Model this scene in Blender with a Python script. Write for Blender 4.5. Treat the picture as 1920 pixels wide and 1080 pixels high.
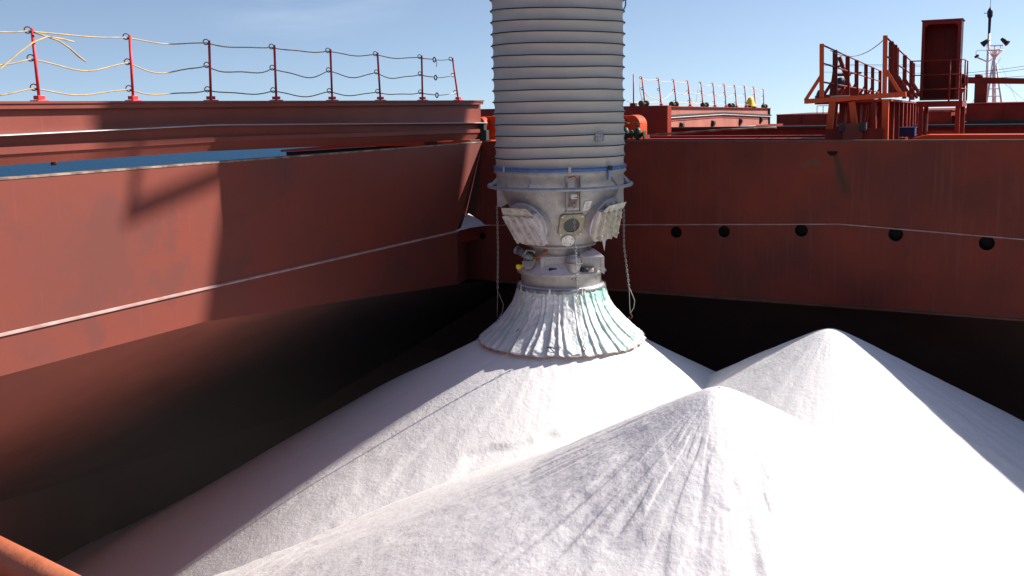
import bpy, bmesh, math, random
import numpy as np
from mathutils import Vector, Matrix, noise
random.seed(7); rng = np.random.default_rng(11)
PI = math.pi
for o in list(bpy.data.objects): bpy.data.objects.remove(o)
scn = bpy.context.scene; COL = scn.collection

# ---------------------------------------------------------------- camera
cam = bpy.data.objects.new('camera', bpy.data.cameras.new('camera')); COL.objects.link(cam)
cam.data.lens = 36*1889/1920; cam.data.sensor_width = 36; cam.data.shift_y = -70/1920
cam.data.clip_start = 0.05; cam.data.clip_end = 60000
Rx = Vector((0.888, 0.460, -0.019)); Ry = Vector((0.048, -0.132, -0.990)); Rz = Vector((-0.458, 0.878, -0.139))
Rz.normalize(); Rx = (Rx-Rx.dot(Rz)*Rz).normalized(); Ry = Rz.cross(Rx)
CAM = Vector((12.146, -21.824, 0.8))
m = Matrix((Rx, -Ry, -Rz)).transposed().to_4x4(); m.translation = CAM; cam.matrix_world = m
scn.camera = cam

# ---------------------------------------------------------------- light
SUN = Vector((1.0, 0.88, 1.0)).normalized()
sun_el = math.asin(SUN.z); sun_az = math.atan2(SUN.x, SUN.y)
TILT = Vector((-0.032, 0.014, 1.0)).normalized()          # the ship lies a little trimmed against the sea
sl = bpy.data.lights.new('sun', 'SUN'); sl.energy = 4.0; sl.angle = math.radians(0.53); sl.color = (1.0, 0.955, 0.9)
so = bpy.data.objects.new('sun', sl); COL.objects.link(so)
so.rotation_euler = SUN.to_track_quat('Z', 'Y').to_euler(); so.location = (30, 20, 40)
W = bpy.data.worlds.new('World'); scn.world = W; W.use_nodes = True
nt = W.node_tree; nt.nodes.clear()
def wn(t, **k):
    n = nt.nodes.new(t)
    for a, b in k.items(): setattr(n, a, b)
    return n
out = wn('ShaderNodeOutputWorld'); bg = wn('ShaderNodeBackground'); sky = wn('ShaderNodeTexSky')
sky.sky_type = 'NISHITA'; sky.sun_disc = False; sky.sun_elevation = sun_el; sky.sun_rotation = sun_az
sky.air_density = 1.0; sky.dust_density = 0.5; sky.ozone_density = 3.0; sky.altitude = 0
tc = wn('ShaderNodeTexCoord'); mp = wn('ShaderNodeMapping'); mp.vector_type = 'POINT'
q = TILT.rotation_difference(Vector((0, 0, 1))).to_euler(); mp.inputs['Rotation'].default_value = q
nt.links.new(tc.outputs['Generated'], mp.inputs['Vector']); lift = wn('ShaderNodeMapping'); lift.vector_type = 'POINT'; lift.inputs['Scale'].default_value = (1, 1, 1.5); lift.inputs['Location'].default_value = (0, 0, 0.07)
nt.links.new(mp.outputs[0], lift.inputs['Vector']); nt.links.new(lift.outputs[0], sky.inputs['Vector'])
# thin cirrus
mp2 = wn('ShaderNodeMapping'); mp2.inputs['Scale'].default_value = (2.2, 2.2, 13.0); mp2.inputs['Location'].default_value = (0.35, 0.2, 0.55)
cn = wn('ShaderNodeTexNoise'); cn.inputs['Scale'].default_value = 2.1; cn.inputs['Detail'].default_value = 7; cn.inputs['Roughness'].default_value = 0.5
cr = wn('ShaderNodeValToRGB'); cr.color_ramp.elements[0].position = 0.46; cr.color_ramp.elements[1].position = 0.82
cr.color_ramp.elements[1].color = (0.34, 0.34, 0.34, 1)
mx = wn('ShaderNodeMix', data_type='RGBA'); mx.inputs[7].default_value = (7.5, 8.2, 9.2, 1)
nt.links.new(mp.outputs[0], mp2.inputs['Vector']); nt.links.new(mp2.outputs[0], cn.inputs['Vector'])
nt.links.new(cn.outputs['Fac'], cr.inputs[0])
# the only clear wisp hangs low over the left railing, the rest of the sky is nearly clean
wd = wn('ShaderNodeVectorMath', operation='DOT_PRODUCT'); wd.inputs[1].default_value = Vector((-0.607, 0.765, 0.210)).normalized()
nrm0 = wn('ShaderNodeVectorMath', operation='NORMALIZE'); nt.links.new(mp.outputs[0], nrm0.inputs[0]); nt.links.new(nrm0.outputs[0], wd.inputs[0])
wr = wn('ShaderNodeMapRange', interpolation_type='SMOOTHSTEP'); wr.inputs[1].default_value = 0.990; wr.inputs[2].default_value = 0.9995; wr.inputs[3].default_value = 0.04; wr.inputs[4].default_value = 1.0
nt.links.new(wd.outputs['Value'], wr.inputs[0]); mu = wn('ShaderNodeMath', operation='MULTIPLY'); nt.links.new(cr.outputs[0], mu.inputs[0]); nt.links.new(wr.outputs[0], mu.inputs[1]); nt.links.new(mu.outputs[0], mx.inputs[0])
hs = wn('ShaderNodeHueSaturation'); hs.inputs['Saturation'].default_value = 0.86; nt.links.new(sky.outputs[0], hs.inputs['Color']); nt.links.new(hs.outputs[0], mx.inputs[6]); nt.links.new(mx.outputs[2], bg.inputs[0])
bg.inputs[1].default_value = 0.068
nt.links.new(bg.outputs[0], out.inputs[0])
scn.view_settings.view_transform = 'Standard'; scn.view_settings.look = 'None'
scn.view_settings.exposure = 1.2; scn.view_settings.gamma = 1.0
try: scn.cycles.max_bounces = 8; scn.cycles.diffuse_bounces = 4
except Exception: pass

# ---------------------------------------------------------------- materials
def mat(name, col, rough=0.6, metal=0.0, col2=None, nscale=3.0, stretch=(1, 1, 1), lo=0.35, hi=0.65, bump=0.0, bscale=30.0,
        spots=None, spot_thr=0.68, spot_scale=2.0, coat=0.0, streak=None, streak_thr=0.62, spec=0.25, rvar=0.0, bstretch=(1,1,1)):
    if max(col) < 0.6:
        sc_ = lambda c_: tuple(min(0.75, v_*1.3) for v_ in c_) if c_ else c_
        col, col2, spots, streak = sc_(col), sc_(col2), sc_(spots), sc_(streak)
    M = bpy.data.materials.new(name); M.use_nodes = True; t = M.node_tree; N = t.nodes; Lk = t.links
    b = N['Principled BSDF']; b.inputs['Roughness'].default_value = rough; b.inputs['Metallic'].default_value = metal
    b.inputs['Specular IOR Level'].default_value = spec
    if coat: b.inputs['Coat Weight'].default_value = coat
    g = N.new('ShaderNodeNewGeometry')
    def nz(scale, st, det=5, rgh=0.55):
        mpn = N.new('ShaderNodeMapping'); mpn.inputs['Scale'].default_value = st
        n = N.new('ShaderNodeTexNoise'); n.inputs['Scale'].default_value = scale; n.inputs['Detail'].default_value = det; n.inputs['Roughness'].default_value = rgh
        Lk.new(g.outputs['Position'], mpn.inputs[0]); Lk.new(mpn.outputs[0], n.inputs['Vector']); return n.outputs['Fac']
    def ramp(f, a, c):
        r = N.new('ShaderNodeMapRange'); r.inputs[1].default_value = a; r.inputs[2].default_value = c; r.clamp = True; Lk.new(f, r.inputs[0]); return r.outputs[0]
    def mixc(f, A, B):
        x = N.new('ShaderNodeMix'); x.data_type = 'RGBA'; Lk.new(f, x.inputs[0])
        if isinstance(A, tuple): x.inputs[6].default_value = (*A, 1)
        else: Lk.new(A, x.inputs[6])
        if isinstance(B, tuple): x.inputs[7].default_value = (*B, 1)
        else: Lk.new(B, x.inputs[7])
        return x.outputs[2]
    c = col
    f0 = nz(nscale, stretch)
    if col2: c = mixc(ramp(f0, lo, hi), c, col2)
    if streak: c = mixc(ramp(nz(10.0, (1, 1, 0.035), 6, 0.7), streak_thr, streak_thr+0.15), c, streak)
    if spots: c = mixc(ramp(nz(spot_scale, (1, 1, 1), 8, 0.65), spot_thr, spot_thr+0.05), c, spots)
    if isinstance(c, tuple): b.inputs['Base Color'].default_value = (*c, 1)
    else: Lk.new(c, b.inputs['Base Color'])
    if rvar:
        r = N.new('ShaderNodeMapRange'); r.inputs[3].default_value = rough-rvar; r.inputs[4].default_value = rough+rvar; Lk.new(f0, r.inputs[0]); Lk.new(r.outputs[0], b.inputs['Roughness'])
    if bump:
        bp = N.new('ShaderNodeBump'); bp.inputs['Strength'].default_value = 1.0; bp.inputs['Distance'].default_value = bump
        Lk.new(nz(bscale, bstretch, 5, 0.6), bp.inputs['Height']); Lk.new(bp.outputs[0], b.inputs['Normal'])
    return M
M = {}
M['primer'] = mat('faded_red_primer', (0.158, 0.034, 0.021), 0.55, col2=(0.125, 0.033, 0.0235), nscale=0.42, streak=(0.165, 0.046, 0.032), streak_thr=0.60, spots=(0.112, 0.033, 0.025), spot_thr=0.545, spot_scale=0.45, bump=0.006, bscale=1.1, rvar=0.1, spec=0.25)
M['primer_far'] = mat('red_primer_far', (0.150, 0.027, 0.0155), 0.6, col2=(0.085, 0.022, 0.016), nscale=0.55, streak=(0.115, 0.036, 0.027), streak_thr=0.54, spots=(0.085, 0.045, 0.028), spot_thr=0.665, spot_scale=0.7, bump=0.005, bscale=1.3, spec=0.15)
def notch_stain(m_):     # green-black run-off below the notch and thin dark runs beside it
    t = m_.node_tree; N = t.nodes; Lk = t.links; b_ = N['Principled BSDF']; src = b_.inputs['Base Color'].links[0].from_socket
    g = N.new('ShaderNodeNewGeometry'); sx = N.new('ShaderNodeSeparateXYZ'); Lk.new(g.outputs['Position'], sx.inputs[0])
    def mth(op, a, b=None):
        n = N.new('ShaderNodeMath'); n.operation = op
        for i, v in enumerate((a, b)):
            if v is None: continue
            if isinstance(v, (int, float)): n.inputs[i].default_value = v
            else: Lk.new(v, n.inputs[i])
        return n.outputs[0]
    n = N.new('ShaderNodeTexNoise'); n.inputs['Scale'].default_value = 3.5; n.inputs['Detail'].default_value = 5; Lk.new(g.outputs['Position'], n.inputs['Vector'])
    cx = mth('MULTIPLY_ADD', sx.outputs['Z'], -0.30); N_ = cx.node; N_.inputs[2].default_value = 8.33
    dx = mth('ABSOLUTE', mth('SUBTRACT', sx.outputs['X'], cx)); wid = mth('MULTIPLY_ADD', sx.outputs['Z'], -0.12); wid.node.inputs[2].default_value = 0.03
    f = mth('SUBTRACT', 1.0, mth('DIVIDE', dx, wid)); f = mth('MULTIPLY', f, mth('MULTIPLY', n.outputs['Fac'], 2.0))
    r_ = N.new('ShaderNodeMapRange'); r_.inputs[1].default_value = 0.0; r_.inputs[2].default_value = 0.9; r_.inputs[4].default_value = 0.75; Lk.new(f, r_.inputs[0])
    z1 = N.new('ShaderNodeMapRange'); z1.interpolation_type = 'SMOOTHSTEP'; z1.inputs[1].default_value = -1.25; z1.inputs[2].default_value = -0.95; Lk.new(sx.outputs['Z'], z1.inputs[0])
    z2 = N.new('ShaderNodeMapRange'); z2.inputs[1].default_value = -0.24; z2.inputs[2].default_value = -0.30; Lk.new(sx.outputs['Z'], z2.inputs[0])
    fac = mth('MULTIPLY', mth('MULTIPLY', r_.outputs[0], z1.outputs[0]), z2.outputs[0])
    x = N.new('ShaderNodeMix'); x.data_type = 'RGBA'; Lk.new(fac, x.inputs[0]); Lk.new(src, x.inputs[6]); x.inputs[7].default_value = (0.035, 0.036, 0.020, 1); Lk.new(x.outputs[2], b_.inputs['Base Color'])
notch_stain(M['primer_far'])
M['cover_red'] = mat('cover_red_paint', (0.160, 0.037, 0.025), 0.5, col2=(0.135, 0.031, 0.021), nscale=1.2, streak=(0.19, 0.055, 0.04), streak_thr=0.62, bump=0.003, bscale=3)
M['cover_pink'] = mat('cover_sunlit_paint', (0.30, 0.11, 0.08), 0.6, col2=(0.25, 0.085, 0.06), nscale=1.2, spots=(0.17, 0.05, 0.035), spot_thr=0.63, spot_scale=0.9)  # sunlight on the next cover's side is put into this pale pink
M['deck_red'] = mat('orange_red_deck_paint', (0.19, 0.018, 0.006), 0.5, col2=(0.13, 0.013, 0.006), nscale=1.5, spots=(0.12, 0.04, 0.02), spot_thr=0.64, spot_scale=2.0)
M['rim'] = mat('weathered_orange_rim', (0.40, 0.115, 0.050), 0.55, col2=(0.36, 0.075, 0.022), nscale=5, spots=(0.25, 0.16, 0.11), spot_thr=0.62, spot_scale=9, bump=0.003, bscale=30)
M['orange'] = mat('orange_paint', (0.40, 0.055, 0.010), 0.45, col2=(0.38, 0.05, 0.012), nscale=2.5, spots=(0.2, 0.06, 0.03), spot_thr=0.66, spot_scale=6)
M['post_red'] = mat('red_gloss_paint', (0.52, 0.035, 0.035), 0.4, col2=(0.42, 0.03, 0.03), nscale=6, spots=(0.12, 0.04, 0.03), spot_thr=0.66, spot_scale=14)
M['dark_inside'] = mat('void_shade_steel', (0.055, 0.033, 0.026), 0.8, col2=(0.07, 0.037, 0.027), nscale=0.6)  # shade of the deep void below the far coaming, put into the base colour
M['under_red'] = mat('topside_plate_paint', (0.28, 0.085, 0.058), 0.7, col2=(0.22, 0.070, 0.050), nscale=0.4, spec=0.2)
def darken_far(m_):     # blends the plating to a darker colour towards the far bulkhead
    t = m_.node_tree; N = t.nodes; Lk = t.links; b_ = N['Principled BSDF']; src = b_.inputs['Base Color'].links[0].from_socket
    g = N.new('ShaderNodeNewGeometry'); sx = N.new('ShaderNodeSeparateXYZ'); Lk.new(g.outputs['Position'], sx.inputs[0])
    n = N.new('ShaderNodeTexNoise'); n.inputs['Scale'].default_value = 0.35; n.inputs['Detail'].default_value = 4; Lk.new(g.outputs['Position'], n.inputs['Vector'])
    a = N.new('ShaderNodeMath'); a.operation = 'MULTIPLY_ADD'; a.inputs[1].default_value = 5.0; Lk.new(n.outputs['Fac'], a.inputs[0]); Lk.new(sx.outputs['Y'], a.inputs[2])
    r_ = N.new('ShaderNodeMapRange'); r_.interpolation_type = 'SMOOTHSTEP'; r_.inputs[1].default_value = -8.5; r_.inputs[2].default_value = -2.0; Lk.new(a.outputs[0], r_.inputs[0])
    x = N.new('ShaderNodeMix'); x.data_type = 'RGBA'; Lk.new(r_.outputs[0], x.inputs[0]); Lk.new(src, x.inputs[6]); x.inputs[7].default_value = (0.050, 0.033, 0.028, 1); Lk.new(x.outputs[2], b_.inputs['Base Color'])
darken_far(M['under_red'])
M['black'] = mat('black_void', (0.006, 0.005, 0.005), 0.9)
M['edge'] = mat('worn_steel_edge', (0.26, 0.19, 0.15), 0.6, col2=(0.12, 0.07, 0.05), nscale=3.0, lo=0.42, hi=0.58, spots=(0.4, 0.36, 0.3), spot_thr=0.62, spot_scale=5)
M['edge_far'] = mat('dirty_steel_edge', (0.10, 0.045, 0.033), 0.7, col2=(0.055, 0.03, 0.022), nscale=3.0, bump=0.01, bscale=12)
M['weld'] = mat('dusty_bar', (0.36, 0.26, 0.24), 0.7, col2=(0.26, 0.15, 0.13), nscale=3.0)
M['weld_far'] = mat('dusty_bar_far', (0.33, 0.24, 0.22), 0.7, col2=(0.22, 0.13, 0.11), nscale=3.0)
M['lip'] = mat('bare_steel_lip', (0.40, 0.40, 0.40), 0.35, 0.8, col2=(0.45, 0.45, 0.45), nscale=2.0)
M['rubber'] = mat('black_rubber', (0.03, 0.035, 0.032), 0.6)
M['sea'] = None
M['salt'] = None
M['galv'] = mat('galvanised_steel', (0.33, 0.32, 0.295), 0.5, 0.15, col2=(0.24, 0.235, 0.22), nscale=7.0, spots=(0.34, 0.33, 0.31), spot_thr=0.55, spot_scale=14, bump=0.002, bscale=40)
M['galv_dark'] = mat('dark_galvanised_steel', (0.20, 0.21, 0.22), 0.55, 0.3, col2=(0.12, 0.125, 0.13), nscale=9.0)
M['pipe_grey'] = mat('grey_pipe_paint', (0.24, 0.255, 0.28), 0.4, 0.2, col2=(0.18, 0.2, 0.24), nscale=6)
M['bag'] = mat('grey_spout_fabric', (0.385, 0.36, 0.31), 0.75, col2=(0.355, 0.33, 0.285), nscale=1.6, streak=(0.37, 0.345, 0.30), streak_thr=0.6, spots=(0.31, 0.285, 0.245), spot_thr=0.7, spot_scale=5, bump=0.012, bscale=5, bstretch=(1, 1, 0.5), spec=0.2)
M['bagring'] = mat('dark_ring_seam', (0.022, 0.022, 0.028), 0.6)
M['blue'] = mat('blue_strap', (0.05, 0.11, 0.25), 0.7, col2=(0.08, 0.14, 0.28), nscale=8)
M['dust'] = mat('white_dust_layer', (0.66, 0.60, 0.62), 0.95, col2=(0.56, 0.50, 0.52), nscale=9, bump=0.01, bscale=20)
M['vent'] = mat('dusty_cream_filter', (0.60, 0.56, 0.52), 0.9, col2=(0.42, 0.39, 0.33), nscale=7, bump=0.003, bscale=30)
M['ventrib'] = mat('dusty_rib', (0.62, 0.60, 0.52), 0.8, col2=(0.34, 0.32, 0.25), nscale=9)
M['brass'] = mat('dull_olive_plate', (0.22, 0.20, 0.14), 0.5, 0.3, col2=(0.15, 0.135, 0.10), nscale=12)
M['glass'] = mat('dark_glass', (0.03, 0.033, 0.035), 0.35)
M['white'] = mat('white_paint', (0.72, 0.70, 0.66), 0.6, col2=(0.6, 0.57, 0.52), nscale=12)
M['cable'] = mat('orange_cable', (0.36, 0.11, 0.05), 0.6)
M['yellow'] = mat('yellow_plastic', (0.75, 0.55, 0.03), 0.5)
M['black_p'] = mat('black_plastic', (0.025, 0.025, 0.03), 0.5)
M['rope'] = mat('tan_rope', (0.42, 0.30, 0.14), 0.9, col2=(0.30, 0.21, 0.11), nscale=6, spots=(0.10, 0.08, 0.05), spot_thr=0.6, spot_scale=3)
M['rope_pale'] = mat('pale_rope', (0.62, 0.52, 0.36), 0.9)
M['chain'] = mat('grey_chain', (0.26, 0.25, 0.23), 0.55, 0.5)
M['rust'] = mat('rusty_iron', (0.10, 0.04, 0.025), 0.8, col2=(0.05, 0.03, 0.02), nscale=20)
M['green'] = mat('green_valve_paint', (0.02, 0.06, 0.03), 0.45, col2=(0.04, 0.05, 0.03), nscale=9)
M['bluebox'] = mat('blue_box_paint', (0.015, 0.03, 0.10), 0.5)
M['cream'] = mat('cream_paint', (0.62, 0.52, 0.34), 0.6)
M['mastwhite'] = mat('mast_white_paint', (0.8, 0.76, 0.74), 0.5)
M['gunmetal'] = mat('dark_lamp_housing', (0.02, 0.025, 0.03), 0.5)

def sea_mat():
    m_ = bpy.data.materials.new('sea_water'); m_.use_nodes = True; t = m_.node_tree; b = t.nodes['Principled BSDF']
    b.inputs['Base Color'].default_value = (0.010, 0.045, 0.095, 1); b.inputs['Roughness'].default_value = 0.55; b.inputs['Specular IOR Level'].default_value = 0.15; b.inputs['IOR'].default_value = 1.33
    g = t.nodes.new('ShaderNodeNewGeometry'); n = t.nodes.new('ShaderNodeTexNoise'); n.inputs['Scale'].default_value = 0.55; n.inputs['Detail'].default_value = 8; n.inputs['Roughness'].default_value = 0.6
    mpn = t.nodes.new('ShaderNodeMapping'); mpn.inputs['Scale'].default_value = (1, 0.5, 1)
    bp = t.nodes.new('ShaderNodeBump'); bp.inputs['Strength'].default_value = 1; bp.inputs['Distance'].default_value = 0.7
    t.links.new(g.outputs['Position'], mpn.inputs[0]); t.links.new(mpn.outputs[0], n.inputs['Vector']); t.links.new(n.outputs['Fac'], bp.inputs['Height']); t.links.new(bp.outputs[0], b.inputs['Normal'])
    return m_
M['sea'] = sea_mat()
def salt_mat():
    m_ = bpy.data.materials.new('white_powder'); m_.use_nodes = True; t = m_.node_tree; N = t.nodes; b = N['Principled BSDF']
    b.inputs['Roughness'].default_value = 0.95; b.inputs['Specular IOR Level'].default_value = 0.1
    g = N.new('ShaderNodeNewGeometry')
    n = N.new('ShaderNodeTexNoise'); n.inputs['Scale'].default_value = 1.2; n.inputs['Detail'].default_value = 6
    mxn = N.new('ShaderNodeMix'); mxn.data_type = 'RGBA'; mxn.inputs[6].default_value = (0.85, 0.80, 0.775, 1); mxn.inputs[7].default_value = (0.88, 0.845, 0.815, 1)
    t.links.new(g.outputs['Position'], n.inputs['Vector']); t.links.new(n.outputs['Fac'], mxn.inputs[0]); t.links.new(mxn.outputs[2], b.inputs['Base Color'])
    n2 = N.new('ShaderNodeTexNoise'); n2.inputs['Scale'].default_value = 17; n2.inputs['Detail'].default_value = 8; n2.inputs['Roughness'].default_value = 0.62
    mpn = N.new('ShaderNodeMapping'); mpn.inputs['Scale'].default_value = (1, 1, 0.45)
    t.links.new(g.outputs['Position'], mpn.inputs[0]); t.links.new(mpn.outputs[0], n2.inputs['Vector'])
    bp = N.new('ShaderNodeBump'); bp.inputs['Strength'].default_value = 0.7; bp.inputs['Distance'].default_value = 0.013
    t.links.new(n2.outputs['Fac'], bp.inputs['Height']); t.links.new(bp.outputs[0], b.inputs['Normal'])
    return m_
M['salt'] = salt_mat()
def skirt_mat():
    m_ = bpy.data.materials.new('mint_and_white_canvas'); m_.use_nodes = True; t = m_.node_tree; N = t.nodes; b = N['Principled BSDF']
    b.inputs['Roughness'].default_value = 0.55
    a = N.new('ShaderNodeVertexColor'); a.layer_name = 'tint'
    g = N.new('ShaderNodeNewGeometry'); n = N.new('ShaderNodeTexNoise'); n.inputs['Scale'].default_value = 3.0; n.inputs['Detail'].default_value = 7; n.inputs['Roughness'].default_value = 0.6
    t.links.new(g.outputs['Position'], n.inputs['Vector'])
    ad = N.new('ShaderNodeMath'); ad.operation = 'ADD'; t.links.new(a.outputs['Color'], ad.inputs[0])
    mr = N.new('ShaderNodeMapRange'); mr.inputs[1].default_value = 0.30; mr.inputs[2].default_value = 0.72; mr.inputs[3].default_value = -0.30; mr.inputs[4].default_value = 0.25; t.links.new(n.outputs['Fac'], mr.inputs[0]); t.links.new(mr.outputs[0], ad.inputs[1])
    ad.use_clamp = True
    x = N.new('ShaderNodeMix'); x.data_type = 'RGBA'; x.inputs[6].default_value = (0.70, 0.69, 0.68, 1); x.inputs[7].default_value = (0.24, 0.50, 0.40, 1)
    t.links.new(ad.outputs[0], x.inputs[0]); t.links.new(x.outputs[2], b.inputs['Base Color'])
    n2 = N.new('ShaderNodeTexNoise'); n2.inputs['Scale'].default_value = 9; n2.inputs['Detail'].default_value = 5
    t.links.new(g.outputs['Position'], n2.inputs['Vector']); bp = N.new('ShaderNodeBump'); bp.inputs['Distance'].default_value = 0.03; t.links.new(n2.outputs['Fac'], bp.inputs['Height']); t.links.new(bp.outputs[0], b.inputs['Normal'])
    return m_
M['skirt'] = skirt_mat()

# ---------------------------------------------------------------- mesh helpers
class MB:
    def __init__(s): s.v = []; s.f = []; s.sm = []
    def add(s, vs, fs, smooth=False):
        k = len(s.v); s.v += [tuple(v) for v in vs]; s.f += [tuple(i+k for i in f) for f in fs]; s.sm += [smooth]*len(fs); return s
    def box(s, x0, x1, y0, y1, z0, z1):
        return s.add([(x0,y0,z0),(x1,y0,z0),(x1,y1,z0),(x0,y1,z0),(x0,y0,z1),(x1,y0,z1),(x1,y1,z1),(x0,y1,z1)],
                     [(0,3,2,1),(4,5,6,7),(0,1,5,4),(1,2,6,5),(2,3,7,6),(3,0,4,7)])
    def obox(s, c, ax, ay, az):   # oriented box: centre, half-axis vectors
        c, ax, ay, az = map(Vector, (c, ax, ay, az)); vs = []
        for k in (-1, 1):
            for (i, j) in ((-1,-1),(1,-1),(1,1),(-1,1)): vs.append(c+ax*i+ay*j+az*k)
        return s.add(vs, [(0,3,2,1),(4,5,6,7),(0,1,5,4),(1,2,6,5),(2,3,7,6),(3,0,4,7)])
    def bar(s, p, q, w, h=None, up=(0, 0, 1)):   # rectangular bar
        p, q = Vector(p), Vector(q); d = (q-p); L = d.length; d.normalize(); u = Vector(up)
        if abs(d.dot(u)) > 0.95: u = Vector((0, 1, 0))
        a = d.cross(u).normalized(); b = a.cross(d).normalized(); h = h or w
        return s.obox((p+q)/2, a*w/2, d*L/2, b*h/2)
    def tube(s, pts, r, n=8, closed=False, caps=True):
        pts = [Vector(p) for p in pts]; k0 = len(s.v); m_ = len(pts); prev = None; R_ = r if isinstance(r, (list, tuple)) else [r]*m_
        for i, p in enumerate(pts):
            if closed: d = pts[(i+1) % m_]-pts[i-1]
            else: d = pts[min(i+1, m_-1)]-pts[max(i-1, 0)]
            d.normalize()
            if prev is None:
                u = Vector((0, 0, 1)) if abs(d.z) < 0.9 else Vector((1, 0, 0)); a = d.cross(u).normalized()
            else: a = (prev-d*prev.dot(d)).normalized()
            prev = a; b = d.cross(a)
            for j in range(n):
                t = 2*PI*j/n; s.v.append(tuple(p+(a*math.cos(t)+b*math.sin(t))*R_[i]))
        for i in range(m_ if closed else m_-1):
            for j in range(n):
                i2 = (i+1) % m_; s.f.append((k0+i*n+j, k0+i*n+(j+1) % n, k0+i2*n+(j+1) % n, k0+i2*n+j)); s.sm.append(True)
        if caps and not closed:
            s.f.append(tuple(k0+j for j in range(n))[::-1]); s.sm.append(False); s.f.append(tuple(k0+(m_-1)*n+j for j in range(n))); s.sm.append(False)
        return s
    def lathe(s, prof, c=(0, 0), n=64, a0=0, a1=2*PI, smooth=True):  # prof = [(r,z)]
        k0 = len(s.v); full = abs(a1-a0-2*PI) < 1e-6; nn = n if full else n+1
        for (r, z) in prof:
            for j in range(nn):
                t = a0+(a1-a0)*j/n; s.v.append((c[0]+r*math.cos(t), c[1]+r*math.sin(t), z))
        for i in range(len(prof)-1):
            for j in range(n):
                j2 = (j+1) % nn if full else j+1
                s.f.append((k0+i*nn+j, k0+i*nn+j2, k0+(i+1)*nn+j2, k0+(i+1)*nn+j)); s.sm.append(smooth)
        return s
    def prism(s, poly, off):  # polygon (3D points) extruded by vector
        poly = [Vector(p) for p in poly]; n = len(poly); off = Vector(off)
        return s.add(poly+[p+off for p in poly], [tuple(range(n))[::-1], tuple(range(n, 2*n))]+[(i, (i+1) % n, n+(i+1) % n, n+i) for i in range(n)])
    def loft(s, secs, close=False, smooth=False, caps=False):
        k0 = len(s.v); n = len(secs[0])
        for c in secs: s.v += [tuple(p) for p in c]
        for i in range(len(secs)-1):
            for j in range(n if close else n-1):
                j2 = (j+1) % n; s.f.append((k0+i*n+j, k0+i*n+j2, k0+(i+1)*n+j2, k0+(i+1)*n+j)); s.sm.append(smooth)
        if caps: s.f.append(tuple(k0+j for j in range(n))[::-1]); s.f.append(tuple(k0+(len(secs)-1)*n+j for j in range(n))); s.sm += [False]*2
        return s
    def disc(s, c, nrm, r, th, n=24, sx=1.0):
        c, nrm = Vector(c), Vector(nrm).normalized(); u = Vector((0,0,1)) if abs(nrm.z) < .9 else Vector((1,0,0)); a = u.cross(nrm).normalized(); b = nrm.cross(a)
        p = [c+(a*math.cos(2*PI*j/n)*sx+b*math.sin(2*PI*j/n))*r for j in range(n)]
        return s.prism(p, nrm*th)
    def build(s, name, m_, parent=None, bevel=0.0):
        me = bpy.data.meshes.new(name); o = bpy.data.objects.new(name, me)
        off = Vector((0, 0, 0))
        if parent is not None:
            b = parent
            while b is not None: off += b.location; b = b.parent
            me.from_pydata([tuple(Vector(v)-off) for v in s.v], [], s.f)
        else: me.from_pydata(s.v, [], s.f)
        me.polygons.foreach_set('use_smooth', s.sm); me.materials.append(m_); me.update()
        bm = bmesh.new(); bm.from_mesh(me); bmesh.ops.recalc_face_normals(bm, faces=bm.faces); bm.to_mesh(me); bm.free()
        COL.objects.link(o)
        if parent is not None: o.parent = parent
        if bevel:
            bv = o.modifiers.new('bevel', 'BEVEL'); bv.width = bevel; bv.segments = 2; bv.limit_method = 'ANGLE'
        return o
def tag(o, label=None, cat=None, group=None, kind=None):
    if label: o['label'] = label
    if cat: o['category'] = cat
    if group: o['group'] = group
    if kind: o['kind'] = kind
    return o
def thing(name, label, cat, loc=(0, 0, 0), group=None):
    o = bpy.data.objects.new(name, None); o.empty_display_size = 0.3; COL.objects.link(o); o.location = loc
    return tag(o, label, cat, group)
def torus_pts(c, r, n=72, z=None, tilt=(0, 0)):
    return [(c[0]+r*math.cos(2*PI*i/n), c[1]+r*math.sin(2*PI*i/n), z+tilt[0]*r*math.cos(2*PI*i/n)+tilt[1]*r*math.sin(2*PI*i/n)) for i in range(n)]

# ================================================================ SEA
def sea_z(x, y): return (TILT.dot(Vector((0, 0, -13.0)))-TILT.x*x-TILT.y*y)/TILT.z
b = MB(); R0 = 0; ring = []
radii = [60, 300, 1500, 8000, 40000]; n = 48
vs = [(0, 0, sea_z(0, 0))]; fs = []
for k, r in enumerate(radii):
    for j in range(n):
        x = r*math.cos(2*PI*j/n); y = r*math.sin(2*PI*j/n); vs.append((x, y, sea_z(x, y)))
for j in range(n): fs.append((0, 1+j, 1+(j+1) % n))
for k in range(len(radii)-1):
    for j in range(n): fs.append((1+k*n+j, 1+(k+1)*n+j, 1+(k+1)*n+(j+1) % n, 1+k*n+(j+1) % n))
b.add(vs, fs); tag(b.build('sea', M['sea']), kind='structure')

# distant shore with small white buildings (over the far bulwark)
land = MB(); town = MB()
dirs = []
for i in range(60):
    u = i/59; x = -4700+u*2600*1.9; y = 6200
    h = 14+26*abs(noise.noise((u*6, 3, 0)))+10*abs(noise.noise((u*20, 1, 0)))
    dirs.append((x, y, h))
secs = [[(x, y-120, sea_z(x, y-120)-2), (x, y-60, sea_z(x, y)+h*0.55), (x, y+60, sea_z(x, y)+h), (x, y+900, sea_z(x, y)-4)] for x, y, h in dirs]
land.loft(secs, smooth=True)
M['land'] = mat('far_shore_scrub', (0.10, 0.13, 0.13), 0.9, col2=(0.16, 0.17, 0.16), nscale=0.02)
tag(land.build('shore_hills', M['land']), kind='structure')
for i in range(170):
    u = random.random(); x = -4650+u*4900; y = 6060+random.random()*60; w = random.uniform(6, 22); h = random.uniform(6, 16)
    z = sea_z(x, y)+random.uniform(3, 16); town.box(x-w/2, x+w/2, y, y+10, z, z+h)
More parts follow.
